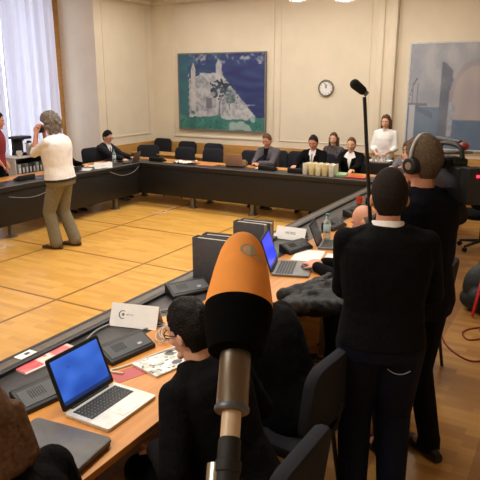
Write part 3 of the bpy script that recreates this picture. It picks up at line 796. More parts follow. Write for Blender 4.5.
cable('cable', [(-6.888, 7.7, .70), (-6.885, 8.0, .60), (-6.882, 8.3, .62), (-6.885, 8.46, .70)], .005, greyc, 'grey cable sagging across the black front near the table corner')
cable('cable', [(-6.95, 4.9, .004), (-6.75, 5.05, .004), (-6.62, 5.22, .004), (-6.74, 5.34, .004), (-6.6, 5.4, .004), (-6.85, 5.3, .004)], .006, whitec, 'white cable heaped on the floor at the left edge')
cable('cable', [(-6.2, 8.6, .004), (-6.16, 8.3, .004), (-6.08, 8.12, .004), (-6.18, 8.02, .004), (-6.3, 8.06, .004)], .006, whitec, 'white cable poking out on the floor under the back table')
brc = mat('red-brown cable', (112, 34, 30), .5)
cable('cable', [(-1.02, 5.95, .006), (-.95, 5.45, .006), (-.80, 5.0, .006), (-.58, 4.78, .006), (-.44, 4.9, .006), (-.36, 5.2, .006)], .008, brc, 'dark red cable lying in a wide bow on the parquet')
cable('cable', [(-.44, 5.6, .006), (-.62, 5.52, .006), (-.72, 5.36, .006), (-.66, 5.2, .006), (-.55, 5.3, .006), (-.6, 5.5, .008), (-.52, 5.62, .015)], .008, brc, 'dark red cable with a small loop below the dark green bag')

# ------------------------------------------------------------------ coffee corner on the curtain side
t = thing('shelf_cabinet', 'low open white cabinet full of files below the curtain', 'cabinet', (-8.42, 7.3, 0), -90)
cabm = mat('cabinet white', (206, 200, 192), .6)
cz = .94
B().box((0, 0, cz-.012), (.86, .40, .024)).build('top', cabm, t, bevel=.003)
for sx in (-1, 1): B().box((sx*.418, 0, (cz-.024)/2), (.022, .4, cz-.024)).build('side_panel', cabm, t)
B().box((0, -.19, (cz-.024)/2), (.81, .018, cz-.026)).build('back_panel', cabm, t)
for zz in (.08, .5): B().box((0, 0, zz), (.812, .38, .02)).build('shelf', cabm, t)
for k in range(9):
    c = ((60, 66, 72), (120, 124, 128), (70, 70, 74), (176, 176, 170), (54, 60, 66))[k % 5]
    f = thing('file_binder', 'slim file on the cabinet shelf, %s counted from the photographer' % ('first second third fourth fifth sixth seventh eighth ninth'.split()[k]), 'file', (-8.40, 7.63-.078*k, .51), -90, 'files on the cabinet shelf')
    B().box((0, 0, .15), (.06, .26, .30)).build('cover', mat('file tint %d' % (k % 5), c, .6), f, bevel=.003)
    B().box((0, .1315, .2), (.035, .002, .09)).build('spine_label', white, f)
tag(B().box((0, 0, .03), (.5, .22, .06)).box((0, 0, .062), (.44, .18, .004)).build('green_box', mat('leaf green card', (106, 160, 70), .6), bevel=.003), 'green flat box on the lowest cabinet shelf', 'box').location = (-8.36, 7.3, .09)
bpy.data.objects['green_box'].rotation_euler = (0, 0, PI/2)
t = thing('coffee_machine', 'black coffee machine on the white cabinet under the curtain', 'coffee machine', (-8.46, 7.24, cz), -90)
B().box((0, -.02, .02), (.24, .22, .04)).build('drip_base', black, t, bevel=.006)
B().box((0, -.10, .17), (.2, .07, .27)).build('back_column', black, t, bevel=.008)
B().box((0, -.01, .30), (.30, .24, .05)).build('brew_head', black, t, bevel=.012)
B().cyl((0, .02, .25), (0, .02, .28), .04, .05).build('filter_nozzle', dgrey, t)
t = thing('vacuum_jug', 'steel vacuum jug with black lid on the white cabinet', 'jug', (-8.27, 7.25, cz), -60)
B().lathe([(.05, 0), (.058, .004), (.06, .13), (.056, .18), (.042, .215), (.04, .222)], 26).build('jug_body', chrome, t, smooth=True)
B().lathe([(.042, .22), (.044, .24), (.03, .255), (.001, .258)], 20).build('lid', black, t, smooth=True)
B().tube([(0, .055, .2), (0, .1, .19), (0, .105, .1), (0, .06, .06)], .009).build('handle', black, t, smooth=True)
B().prism([(-.012, .0), (.012, 0), (0, .03)], .0, .02, Matrix.Translation((0, -.045, .2)) @ Matrix.Rotation(PI, 4, 'Z')).build('spout', chrome, t)
cup((-8.28, 7.03, cz), 'white mug standing on the white cabinet beside the red shirt', s=1.2)
cup((-8.3, 7.52, cz), 'white cup right of the vacuum jug on the cabinet', s=.9)

# ------------------------------------------------------------------ drinks trolley at the clock wall
t = thing('serving_trolley', 'small black serving trolley in front of the standing woman', 'trolley', (-2.93, 9.98, 0))
B().box((0, 0, .86), (.44, .36, .02)).build('top_shelf', dgrey, t, bevel=.004)
B().box((0, 0, .3), (.42, .34, .02)).build('lower_shelf', dgrey, t, bevel=.004)
B().box((0, -.17, .60), (.42, .014, .5)).build('front_panel', black, t)
for sx in (-1, 1):
    for sy in (-1, 1):
        l = B().cyl((sx*.205, sy*.165, .06), (sx*.205, sy*.165, .86), .012).build('leg', black, t, smooth=True)
        B().cyl((sx*.205-.012, sy*.165, .03), (sx*.205+.012, sy*.165, .03), .03).build('caster', rubber, l, smooth=True)
t = thing('serving_tray', 'white tray of glasses on the black trolley', 'tray', (-2.93, 9.96, .871))
B().loft([[V((x*q, y*q, z)) for x, y in rrect(.38, .28, .04)] for q, z in ((.92, 0), (1, .02), (1.0, .024), (.97, .022), (.9, .006))]).build('tray_body', white, t, smooth=True)
for k, (x, y) in enumerate(((-.1, -.05), (.0, -.06), (.09, -.04), (-.06, .05), (.05, .06))):
    g = tag(B().lathe([(.026, 0), (.028, .004), (.034, .11), (.0325, .11), (.026, .006), (.001, .005)], 18).build('drinking_glass', glass, smooth=True), 'clear drinking glass on the white tray', 'glass', 'drinking glasses on the tray')
    g.location = (-2.93+x, 9.96+y, .8778)

# ------------------------------------------------------------------ people
def ik(a, b, l1, l2, pole):
    a, b = V(a), V(b); d = b-a; L = min(d.length, (l1+l2)*.995); d.normalize(); b = a+d*L
    x = (l1*l1-l2*l2+L*L)/(2*L); hgt = math.sqrt(max(l1*l1-x*x, 0))
    p = V(pole); p = (p-d*p.dot(d)).normalized()
    return a+d*x+p*hgt, b
def headpt(v):
    x, y, z = v
    jx = 1-.30*max(0, -z)**1.5
    yy = y*(1-.10*max(0, -z)) if y > 0 else y*(1-.42*max(0, -z))
    return V((.0755*x*jx, .094*yy+(.010*max(0, -z) if y > 0 else 0), .118*z))
def hand(mb, W, d, n, side, curl=.4, s=1.0):
    """palm, four bent fingers of unequal length and a thumb; d along the hand, n out of the palm, side=+1 right hand"""
    d = V(d).normalized(); n = V(n); n = (n-d*n.dot(d)).normalized(); t = n.cross(d)*side   # t points to the thumb
    K = []
    for k, off in enumerate((.030, .011, -.009, -.028)):
        kn = W+d*(.092-.006*abs(k-1))*s+t*off*s; K.append(kn)
        mb.cap(W+d*.012*s+t*off*.62*s, kn, .0150*s, .0118*s, 10)
    for k, (Lf, kn) in enumerate(zip((.070, .079, .073, .057), K)):
        p = kn; a = 0
        sp = t*(.10-.07*k)
        for q, fr in enumerate((.45, .32, .23)):
            a += curl*(.6, 1.0, .7)[q]
            e = p+((d+sp*.6).normalized()*math.cos(a)+n*math.sin(a))*Lf*fr*s
            mb.cap(p, e, (.0098-.0008*q)*s, (.0092-.0009*q)*s, 8); p = e
    p = W+d*.022*s+t*.026*s
    q1 = p+(d*.70+t*.62+n*.35).normalized()*.042*s; q2 = q1+(d*.92+t*.15+n*.45).normalized()*.034*s
    mb.cap(W+d*.008*s, p, .016*s, .0145*s, 10); mb.cap(p, q1, .0145*s, .011*s, 10); mb.cap(q1, q2, .0108*s, .0085*s, 8)

class Cfg: pass
def person(label, loc, rz, H=1.75, sit=None, lean=0, twist=0, hyaw=0, hpitch=0, hl=None, hr=None, handd=(None, None), handn=(None, None), curl=.4,
           top=None, topm=None, sleeve=1.0, fat=0.0, wide=1.0, collar=None, legsm=None, shoesm=None, skin=None, hairm=None, hair='short', shirt=None, tie=None,
           glasses=False, feet=None, vox=.009, bald=False, flare=0, face=True, elbow=None, lapel=None, wcol=.2, legw=1.0, hem=None, belt=None, group=None):
    s = H/1.75
    root = thing('person', label, 'person', loc, rz, group)
    skin = skin or skin_a
    pz = (sit+.075) if sit else .95*s
    P = V((0, 0, pz)); al = math.radians(lean)
    u = V((0, math.sin(al), math.cos(al))); f = V((0, math.cos(al), -math.sin(al))); X = V((1, 0, 0))
    def tp(t, x=0, y=0): return P+u*t*s+X*x*s+f*y*s
    SH = {k: tp(.472, k*.172*wide, -.005) for k in (-1, 1)}
    NB = tp(.545)
    # head frame
    hp = al*.45+math.radians(hpitch)
    HR = Matrix.Rotation(math.radians(hyaw), 4, 'Z') @ Matrix.Rotation(-hp, 4, 'X')
    HC = NB+u*.035*s+V((0, .018, .098))*s+V((0, math.sin(hp)*.045, 0))
    HM = Matrix.Translation(HC) @ HR @ Matrix.Scale(s*1.05, 4)
    def ring(t, w, d, off=0, e=0.0, n=24, sq=.82):
        out = []
        for i in range(n):
            a = 2*PI*i/n; c, q = math.cos(a), math.sin(a)
            out.append(tp(t, (w*wide+e+fat*.6)*math.copysign(abs(c)**sq, c), off+(d+e+fat)*math.copysign(abs(q)**sq, q)))
        return out
    TR = [(-.10, .150, .105, 0), (-.03, .170, .118, -.005), (.06, .160, .108, 0), (.16, .147, .100, .004), (.28, .160, .112, .008), (.38, .172, .114, .004), (.45, .166, .100, -.004), (.50, .135, .080, -.008), (.535, .075, .062, -.006)]
    # arms
    arm = {}
    for k, tgt, hd in ((-1, hl, handd[0]), (1, hr, handd[1])):
        if tgt is None: tgt = SH[k]+V((k*.05, .04, -.53))*s
        po = elbow[(k+1)//2] if elbow and elbow[(k+1)//2] else (k*.55, -.6, -.6)
        E_, W_ = ik(SH[k], tgt, .285*s, .258*s, po); arm[k] = (E_, W_)
    # legs
    leg = {}
    for k in (-1, 1):
        hip = P+V((k*.09*s, 0, -.03*s))
        if sit:
            ft = feet[(k+1)//2] if feet else (k*.13, .40, .085)
            kn, an = ik(hip, ft, .43*s, .415*s, (k*.15, .6, 1))
        else:
            ft = feet[(k+1)//2] if feet else (k*.10, -.01, .085)
            kn, an = ik(hip, ft, .44*s, .425*s, (k*.05, 1, 0))
        leg[k] = (hip, kn, an)
    # ---- body: one continuous skin
    b = B(); b.loft([ring(t, w-.006, d-.004, o) for t, w, d, o in TR])
    b.cap(NB-u*.03*s, HC+V((0, -.012, -.05))*s, .060*s, .054*s)
    for k in (-1, 1):
        E_, W_ = arm[k]
        b.cap(tp(.455, k*.11*wide), SH[k], .052*s, .048*s); b.cap(tp(.525, k*.045), SH[k], .040*s, .040*s); b.cap(SH[k], E_, .049*s, .039*s); b.cap(E_, W_, .040*s, .026*s)
        d = V(handd[(k+1)//2]) if handd[(k+1)//2] else (W_-E_)
        n = V(handn[(k+1)//2]) if handn[(k+1)//2] else (V((0, 0, -1)) if tgt_is(hl, hr, k) else V((-k, .2, 0)))
        hand(b, W_, d, n, k, curl, s)
        hip, kn, an = leg[k]
        b.cap(hip, kn, .086*s, .056*s); b.cap(kn, an, .056*s, .040*s); b.cap(an, an+V((0, .10, -.045))*s, .040*s, .032*s)
    # head with brow, nose, lips, chin and ears
    hb = B(); rings = []
    for j in range(19):
        a = -PI/2+PI*j/18; c_, s_ = max(math.cos(a), .03), math.sin(a)
        rings.append([HM @ headpt((c_*math.cos(2*PI*i/28), c_*math.sin(2*PI*i/28), s_)) for i in range(28)])
    b.loft(rings)
    def hc(p, q, ra, rb): b.cap(HM @ V(p), HM @ V(q), ra*s, rb*s, 10)
    hc((0, .084, .012), (0, .108, -.032), .0085, .0125); hc((-.010, .098, -.036), (.010, .098, -.036), .009, .009)
    hc((-.045, .072, .026), (.045, .072, .026), .012, .012); hc((-.018, .084, -.068), (.018, .084, -.068), .009, .009)
    hc((-.012, .080, -.100), (.012, .080, -.100), .016, .016)
    for k in (-1, 1):
        hc((k*.042, .066, -.022), (k*.05, .05, -.03), .018, .018)
        b.ell(HM @ V((k*.078, -.008, -.014)), (.009*s, .020*s, .031*s), HR.to_3x3() @ Matrix.Rotation(k*.3, 3, 'Z'), 12, 8)
    me = remesh(b, vox*.8, 3, .45); body = link('body', me, skin, root, True)
    tree = bvh(me)
    def onface(x, z, off):
        o = HM @ V((x, .3, z)); d = (HR.to_3x3() @ V((0, -1, 0))).normalized()
        hit = tree.ray_cast(o, d)
        return (hit[0] if hit[0] else HM @ V((x, .09, z)))-d*off
    if face:
        FW = HR.to_3x3()
        for k in (-1, 1):
            e = B(); c = onface(k*.031, .002, -.005*s)
            e.ell(c, (.0125*s, .0085*s, .0075*s), FW, 12, 8); e.mi = 1; e.ell(c+FW @ V((0, .0055*s, 0)), (.0058*s, .005*s, .0062*s), FW, 10, 6)
            e.build('eye', [eyem, irism], root, smooth=True)
            br = B(); br.tube([onface(k*.014, .022, .001), onface(k*.032, .029, .002), onface(k*.050, .022, .001)], .0042*s, 6); br.build('eyebrow', hairm or hair_dark, root, smooth=True)
        li = B(); li.tube([onface(-.022, -.066, 0), onface(-.008, -.064, .001), onface(.008, -.064, .001), onface(.022, -.066, 0)], .0048*s, 6); li.build('lips', lipm, root, smooth=True)
        if glasses:
            g = B()
            for k in (-1, 1):
                c = onface(k*.033, .0, .012); pts = [c+FW @ V((.024*math.cos(a)*s, 0, .018*math.sin(a)*s)) for a in [2*PI*i/16 for i in range(17)]]
                g.tube(pts, .0026*s, 6, 1); g.tube([c+FW @ V((k*.024*s, 0, .006*s)), HM @ V((k*.079, .05, .006)), HM @ V((k*.081, -.005, .002))], .0026*s, 6)
            g.tube([onface(-.010, .002, .012), onface(.0, .005, .008), onface(.010, .002, .012)], .0024*s, 6)
            g.build('eyeglasses', black, root, smooth=True)
    # ---- hair
    if hair != 'none':
        th = {'crop': .011, 'short': .015, 'curly': .044, 'long': .016, 'bob': .020, 'tied': .011, 'rim': .007}[hair]
        hm = B(); rings = []
        J, I = 22, 36
        def lim(y, x):     # lowest hair height on the unit head, front to nape
            if hair == 'rim': return -.62 if y < -.1 else 9
            if y > .62: return .60+.06*math.cos(x*7)
            if y > .28: return .60-(.62-y)/.34*.45
            if y > .10: return -.12
            if y > -.22: return .02-(.10-y)/.32*.45
            return -.66 if hair in ('crop', 'short', 'rim', 'tied') else -.8
        vs = []; keep = set()
        for j in range(J+1):
            a = -PI/2+PI*j/J; c_, s_ = max(math.cos(a), .02), math.sin(a)
            for i in range(I):
                x, y = c_*math.cos(2*PI*i/I), c_*math.sin(2*PI*i/I)
                p = headpt((x, y, s_))
                wob = nz(x*4+loc[0], y*4+loc[1], s_*4) if hair in ('curly', 'bob', 'short') else .3*nz(x*6, y*6, s_*6)
                grow = 1+(th*(1+.6*wob)*(.62+.38*max(0, min(1, s_*1.6))))/.09
                vs.append(p*grow+V((0, -.004, .003)))
                if s_ >= lim(y, x)-.0: keep.add(j*I+i)
        hairb = B(); fs = []
        for j in range(J):
            for i in range(I):
                q = (j*I+i, j*I+(i+1) % I, (j+1)*I+(i+1) % I, (j+1)*I+i)
                if hair == 'rim' and q[2]//I > J*.62: continue
                if sum(k in keep for k in q) >= 3: fs.append(q)
        if hair != 'rim': fs.append(tuple(J*I+i for i in range(I)))
        me2 = bpy.data.meshes.new('hair'); me2.from_pydata([tuple(p) for p in vs], [], fs)
        bm = bmesh.new(); bm.from_mesh(me2); bmesh.ops.delete(bm, geom=[v for v in bm.verts if not v.link_faces], context='VERTS')
        bmesh.ops.recalc_face_normals(bm, faces=bm.faces); bmesh.ops.solidify(bm, geom=bm.faces[:], thickness=th+.008); bm.to_mesh(me2); bm.free()
        ex = B(); ex.add([v.co for v in me2.vertices], [tuple(p.vertices) for p in me2.polygons])
        if hair in ('long', 'bob'):
            zl = -.125 if hair == 'bob' else -.26
            for k in (-1, 1):
                for yy in (-.07, -.05, -.03, -.01, .012): ex.cap((k*.070, yy, .02), (k*.076, yy-.012, zl+.012+.010*nz(yy*40, k)), .026, .020)
            for xx in (-.064, -.045, -.026, -.009, .009, .026, .045, .064): ex.cap((xx, -.080+.25*xx*xx/.06, .0), (xx*1.1, -.084+.35*xx*xx/.06, zl+.010*nz(xx*40, 2)), .028, .022)
        if hair == 'tied': ex.ell((0, -.108, .0), (.034, .03, .036))
        if hair == 'curly':
            rr = random.Random(3)
            for k in range(90):
                a, c = rr.uniform(.55, 2*PI-.55), rr.uniform(-1, .95)
                x, y = math.sin(a)*math.sqrt(1-c*c), math.cos(a)*math.sqrt(1-c*c)
                if y > .35 and c < .5: continue
                p = headpt((x, y, c))*rr.uniform(1.2, 1.36); ex.ell(p, (.025, .025, .025), n=8, k=6)
        hme = remesh(ex, .006, 4 if hair in ('bob', 'long') else 2, .5); hme.transform(HM)
        link('hair', hme, hairm, root, True)
    # ---- clothes
    if legsm:
        c = B(); c.loft([ring(t, w, d, o, .012) for t, w, d, o in TR[:4]])
        for k in (-1, 1):
            hip, kn, an = leg[k]
            c.cap(hip, kn, .102*s*legw, .073*s*legw); c.cap(kn, an+V((0, 0, .012)), .072*s*legw, (.058+flare)*s*legw)
            c.cyl(an+V((0, 0, .05)), an+V((0, .012, -.035)), .058*s, (.066+flare)*s)
        tm = remesh(c, vox*1.2, 3, .5); link('trousers', tm, legsm, root, True)
    if shoesm:
        for k in (-1, 1):
            an = leg[k][2]; sh = B(); y0 = an.y-.082*s; zb = an.z-.082
            pr = [(0, .030, .050), (.04, .036, .072), (.09, .037, .074), (.15, .042, .052), (.21, .046, .044), (.255, .036, .034), (.275, .018, .022)]
            sh.loft([[V((an.x+ww*math.cos(2*PI*i/16)*s*(1 if math.sin(2*PI*i/16) < 0 else .9), y0+yy*s*1.1, zb+max(0, hh*.5+hh*.62*math.sin(2*PI*i/16))*s)) for i in range(16)] for yy, ww, hh in pr])
            sh.build('shoe', shoesm, root, smooth=True)
    if topm:
        e = {'shirt': .016, 'sweater': .022, 'jacket': .028}[top]
        c = B(); lo = {'shirt': 1, 'sweater': 0, 'jacket': 0}[top] if hem is None else hem
        rr = [ring(t, w, d, o, e) for t, w, d, o in TR[lo:-1]]
        if top == 'jacket': rr = [ring(-.15, .168, .118, 0, e)]+rr
        rr.append(ring(.53, .084, .070, -.008, e*.5)); rr.append(ring(.556, .066, .063, -.002, e*.35))
        c.loft(rr)
        for k in (-1, 1):
            E_, W_ = arm[k]
            c.cap(tp(.45, k*.10*wide), SH[k], .058*s+e*.5, .050*s+e*.6); c.cap(tp(.518, k*.045), SH[k], .042*s+e*.5, .044*s+e*.6)
            if sleeve >= .5:
                c.cap(SH[k], E_, .050*s+e*.7, .044*s+e*.6)
                if sleeve > .55: Wc = E_.lerp(W_, (sleeve-.5)*2); c.cap(E_, Wc, .046*s+e*.6, .034*s+e*.5)
            else:
                c.cap(SH[k], SH[k].lerp(E_, sleeve*2), .055*s+e*.8, .050*s+e*.9)
        tm = remesh(c, vox*1.15, 3, .5)
        # cloth folds: push the surface in and out a little
        nn = [v.normal.copy() for v in tm.vertices]
        for v, n_ in zip(tm.vertices, nn):
            q = noise.noise(v.co*9+V((loc[0], 0, 0)))*.5+noise.noise(v.co*19)*.3
            v.co += n_*q*.010
        garment = {'shirt': 'shirt', 'sweater': 'sweater', 'jacket': 'jacket'}[top]
        go = link(garment, tm, topm, root, True)
        gt = bvh(tm)
        def patch(name, poly, m, off, parent):
            """cloth lying on the chest: poly of (x, t) seen from the front"""
            bm = bmesh.new(); n = len(poly)
            vv = [bm.verts.new((x, t, 0)) for x, t in poly]; bm.faces.new(vv)
            bmesh.ops.triangulate(bm, faces=bm.faces[:]); bmesh.ops.subdivide_edges(bm, edges=bm.edges[:], cuts=5, use_grid_fill=True)
            bmesh.ops.triangulate(bm, faces=bm.faces[:])
            for v in bm.verts:
                o_ = tp(v.co.y, v.co.x, .5); h_ = gt.ray_cast(o_, -f)
                hb_ = tree.ray_cast(o_, -f)
                p = h_[0] if h_[0] else (hb_[0] if hb_[0] else tp(v.co.y, v.co.x, .12))
                v.co = p+f*off
            bmesh.ops.recalc_face_normals(bm, faces=bm.faces); bmesh.ops.solidify(bm, geom=bm.faces[:], thickness=.004)
            m2 = bpy.data.meshes.new(name); bm.to_mesh(m2); bm.free(); return link(name, m2, m, parent, True)
        if shirt:
            patch('shirt_front', [(-.05, .56), (.05, .56), (.035, .42), (.0, .25), (-.035, .42)], shirt, .004, root)
        if lapel:
            for k in (-1, 1): patch('shirt_collar', [(k*.012, .55), (k*.06, .555), (k*(.05+.06*wcol), .49-.02*wcol), (k*.035, .47-.03*wcol)], lapel, .010, root)
        if tie:
            patch('tie', [(-.016, .50), (.016, .50), (.012, .47), (.026, .25), (.0, .21), (-.026, .25), (-.012, .47)], tie, .009, root)
        if collar:
            cc = B(); Mx = Matrix.Translation(NB+u*.006*s+V((0, .004, 0))) @ V((0, 0, 1)).rotation_difference((u+V((0, .18, 0))).normalized()).to_matrix().to_4x4()
            cc.lathe([(.076*s, -.012), (.082*s, -.01), (.074*s, .018), (.068*s, .020), (.068*s, -.005)], 26, Mx); cc.build('collar', collar, root, smooth=True)
    if belt:
        bb = B(); r0 = ring(-.035, .172, .120, -.004, .017); r1 = ring(-.005, .171, .118, -.004, .018)
        bb.loft([r0, r1]); bb.build('belt', belt, root, smooth=True)
    root['_'] = 0; del root['_']
    I_ = Cfg(); I_.HM = HM; I_.HR = HR; I_.arm = arm; I_.NB = NB; I_.tp = tp; I_.s = s; I_.root = root; I_.leg = leg; I_.tree = tree
    return I_
def tgt_is(hl, hr, k): return (hl if k < 0 else hr) is not None

# the photographer in white, raising a camera to his face
ph = person('standing grey-haired man in white shirt raising a camera to his face', (-5.95, 5.68, 0), 102, 1.76, lean=3, hyaw=4, hpitch=20,
    hl=(-.085, .25, 1.53), hr=(.085, .25, 1.53), handd=((.3, -.15, .9), (-.3, -.15, .9)), handn=((.9, .2, -.3), (-.9, .2, -.3)), curl=.8,
    top='shirt', topm=whiteshirt, sleeve=.62, fat=.034, wide=1.2, legw=1.16, flare=.014, collar=whiteshirt, legsm=khaki, shoesm=brownshoe, hairm=hair_grey, hair='curly', skin=skin_b,
    feet=((-.11, .06, .085), (.12, -.08, .085)), belt=mat('dark belt', (44, 36, 30), .5), elbow=((-.25, .1, -1), (.25, .1, -1)))
def world(I, p): 
    R = Matrix.Translation(I.root.location) @ Matrix.Rotation(I.root.rotation_euler.z, 4, 'Z'); return R @ V(p)
c = ph.HM @ V((0, .17, .0)); c = world(ph, c)
t = thing('compact_camera', 'small black camera held at the face of the man in white', 'camera', tuple(c), 100)
B().box((0, 0, 0), (.125, .035, .075)).box((0, 0, .045), (.05, .035, .02)).build('camera_body', black, t, bevel=.006)
B().cyl((0, .015, 0), (0, .07, 0), .032, .03).build('lens', dgrey, t, smooth=True)

# people on the curtain side
person('person in maroon short-sleeved shirt cut off by the left edge', (-8.03, 6.38, 0), -50, 1.70, lean=3, hpitch=10, hl=(-.2, .08, .93), hr=(.2, .10, .93),
    top='shirt', topm=redshirt, sleeve=.4, legsm=navycloth, shoesm=blackshoe, hairm=hair_black, hair='short', skin=skin_b, vox=.011)
person('seated person in black, mostly hidden behind the photographer', (-7.98, 7.45, 0), -88, 1.72, sit=.45, lean=12, hpitch=10, hl=(-.2, .52, .79), hr=(.14, .5, .79),
    top='sweater', topm=blackcloth, legsm=navycloth, shoesm=blackshoe, hairm=hair_black, hair='bob', skin=skin_a, vox=.011)
person('seated man in dark suit and glasses typing at the curtain-side table', (-8.02, 8.74, 0), -84, 1.70, sit=.44, lean=14, hpitch=16, hl=(-.13, .58, .785), hr=(.15, .60, .785),
    top='jacket', topm=suitm, shirt=whiteshirt, lapel=whiteshirt, tie=mat('blue tie', (70, 80, 110), .6), legsm=suitm, shoesm=blackshoe, hairm=hair_black, hair='crop', glasses=True, vox=.011)
# people behind the back table
person('seated long-haired person in grey blazer with hands folded on the table', (-4.91, 9.82, 0), 178, 1.68, sit=.44, lean=13, hpitch=14, hl=(-.05, .50, .79), hr=(.06, .52, .79), handd=((.7, .5, 0), (-.7, .5, 0)),
    top='jacket', topm=greysuit, shirt=navycloth, legsm=navycloth, shoesm=blackshoe, hairm=hair_brown, hair='tied', skin=skin_b, vox=.011)
person('seated dark-haired man in black suit, white shirt and pale tie', (-4.05, 9.84, 0), 184, 1.68, sit=.44, lean=11, hpitch=14, hl=(-.12, .50, .79), hr=(.2, .5, .79),
    top='jacket', topm=blackcloth, shirt=whiteshirt, lapel=whiteshirt, tie=mat('lilac tie', (150, 148, 170), .6), legsm=blackcloth, shoesm=blackshoe, hairm=hair_dark, hair='short', skin=skin_b, vox=.011)
patm = mat('patterned cloth', (70, 62, 62), .85, vary=.8, scale=28)
person('long-haired woman in patterned top seated by the wall behind the suited man', (-4.02, 10.66, 0), 172, 1.58, sit=.45, lean=2, hpitch=0, hyaw=10,
    hl=(-.1, .36, .68), hr=(.1, .36, .68), top='sweater', topm=patm, legsm=blackcloth, shoesm=blackshoe, hairm=hair_brown, hair='long', vox=.011)
person('seated woman in black suit with wide white collar', (-3.4, 9.86, 0), 186, 1.62, sit=.44, lean=3, hpitch=2, hl=(-.14, .48, .79), hr=(.14, .48, .79),
    top='jacket', topm=blackcloth, shirt=whiteshirt, lapel=whiteshirt, wcol=1.0, legsm=blackcloth, shoesm=blackshoe, hairm=hair_brown, hair='tied', vox=.011)
person('woman in white shirt standing by the pilaster', (-3.02, 10.5, 0), 182, 1.60, hpitch=4, hyaw=-6, hl=(-.10, .24, .98), hr=(.10, .24, .98), handd=((.8, .3, -.2), (-.8, .3, -.2)),
    top='shirt', topm=whiteshirt, sleeve=.75, collar=whiteshirt, legsm=blackcloth, shoesm=blackshoe, hairm=hair_brown, hair='bob', vox=.011)
kid = person('brown-haired person in grey top seated by the right end of the back table', (-2.36, 9.8, 0), 165, 1.62, sit=.45, lean=12, hpitch=14, hyaw=10, hl=(-.14, .42, .86), hr=(.1, .46, .86),
    top='sweater', topm=mat('grey knit', (112, 112, 120), .9, bump=.3), legsm=navycloth, shoesm=blackshoe, hairm=hair_brown, hair='bob', vox=.011)
# people on the near side
fg = person('brown-haired person in black jacket at the lower left corner', (-1.235, .970, 0), 84, 1.80, sit=.46, lean=17, hpitch=14, hl=(-.18, .50, .79), hr=(.2, .46, .79),
    top='jacket', topm=blackcloth, legsm=navycloth, shoesm=blackshoe, hairm=hair_brown, hair='bob', vox=.009)
gm = person('black-haired man in black jacket and glasses bent over the table', (-1.10, 1.93, 0), 84, 1.78, sit=.45, lean=22, hpitch=8, hl=(-.17, .31, .66), hr=(.16, .30, .64),
    top='jacket', topm=blackcloth, legsm=navycloth, shoesm=blackshoe, hairm=hair_black, hair='short', glasses=True, skin=skin_a, vox=.008, fat=.01, wide=1.08)
person('person in black bent forward over the table behind the orange microphone', (-1.14, 2.63, 0), 86, 1.76, sit=.45, lean=27, hpitch=12, hl=(-.17, .50, .79), hr=(.15, .5, .79),
    top='jacket', topm=blackcloth, legsm=navycloth, shoesm=blackshoe, hairm=hair_dark, hair='short', skin=skin_a, vox=.009, fat=.012, wide=1.08)
bald = person('bald man in black seated behind the man in the black sweater', (-1.13, 4.34, 0), 92, 1.74, sit=.45, lean=20, hpitch=12, hl=(-.12, .56, .785), hr=(.02, .54, .785), curl=.5,
    top='sweater', topm=blackcloth, legsm=navycloth, shoesm=blackshoe, hairm=hair_grey, hair='rim', skin=skin_b, vox=.007)
nm = person('short-haired man in black sweater and dark jeans, back to the camera', (-.752, 2.755, 0), 22, 1.785, lean=2, hpitch=6, hyaw=6, hl=(-.04, .32, 1.22), hr=(.16, .30, 1.05), curl=1.1,
    top='sweater', topm=blackcloth, fat=.018, wide=1.08, hem=1, legw=1.28, collar=whiteshirt, legsm=denim, shoesm=blackshoe, hairm=hair_short, hair='crop', skin=skin_b, vox=.007, feet=((-.10, 0, .085), (.10, .0, .085)))
cm = person('tall camera operator in navy sweater wearing black headphones, back turned', (-.70, 3.25, 0), 52, 1.91, lean=2, hpitch=2, hyaw=14, hr=(.20, .24, 1.60), hl=(-.12, .36, 1.30), curl=.9,
    top='sweater', topm=navycloth, fat=.01, wide=1.0, legsm=blackcloth, shoesm=blackshoe, hairm=hair_ash, hair='crop', skin=skin_b, vox=.008, feet=((-.12, .04, .085), (.14, -.05, .085)))
# jeans pocket seam
pk = B()
seam = []
for k in range(9):
    x = .03+.11*k/8; z_ = .83+.02*math.sin(k/8*PI)*-1
    hit = bvh([o for o in nm.root.children if o.name.startswith('trousers')][0].data).ray_cast(V((x, -.5, z_)), V((0, 1, 0)))
    if hit[0]: seam.append(hit[0]+V((0, -.001, 0)))
if len(seam) > 2: pk.tube(seam, .0028, 6).build('pocket_stitching', mat('pale thread', (150, 152, 165), .7), nm.root)
# headphones
hd = thing('headphones', 'black headphones with a pale headband on the camera operator', 'headphones', tuple(world(cm, cm.HM.translation)), 52+14)
arc = []
for k in range(13):
    a = PI*k/12; arc.append((.102*math.cos(a), -.0, .02+.128*math.sin(a)))
B().tube(arc, .009).build('headband', mat('pale headband', (178, 176, 178), .35), hd, smooth=True)
for sx in (-1, 1):
    e = B().cyl((sx*.084, -.006, -.012), (sx*.122, -.006, -.012), .05, .042, 22).build('ear_cup', black, hd, bevel=.006)
    B().cyl((sx*.122, -.006, -.012), (sx*.124, -.006, -.012), .02, .02, 18).build('ear_cup_badge', chrome, e)

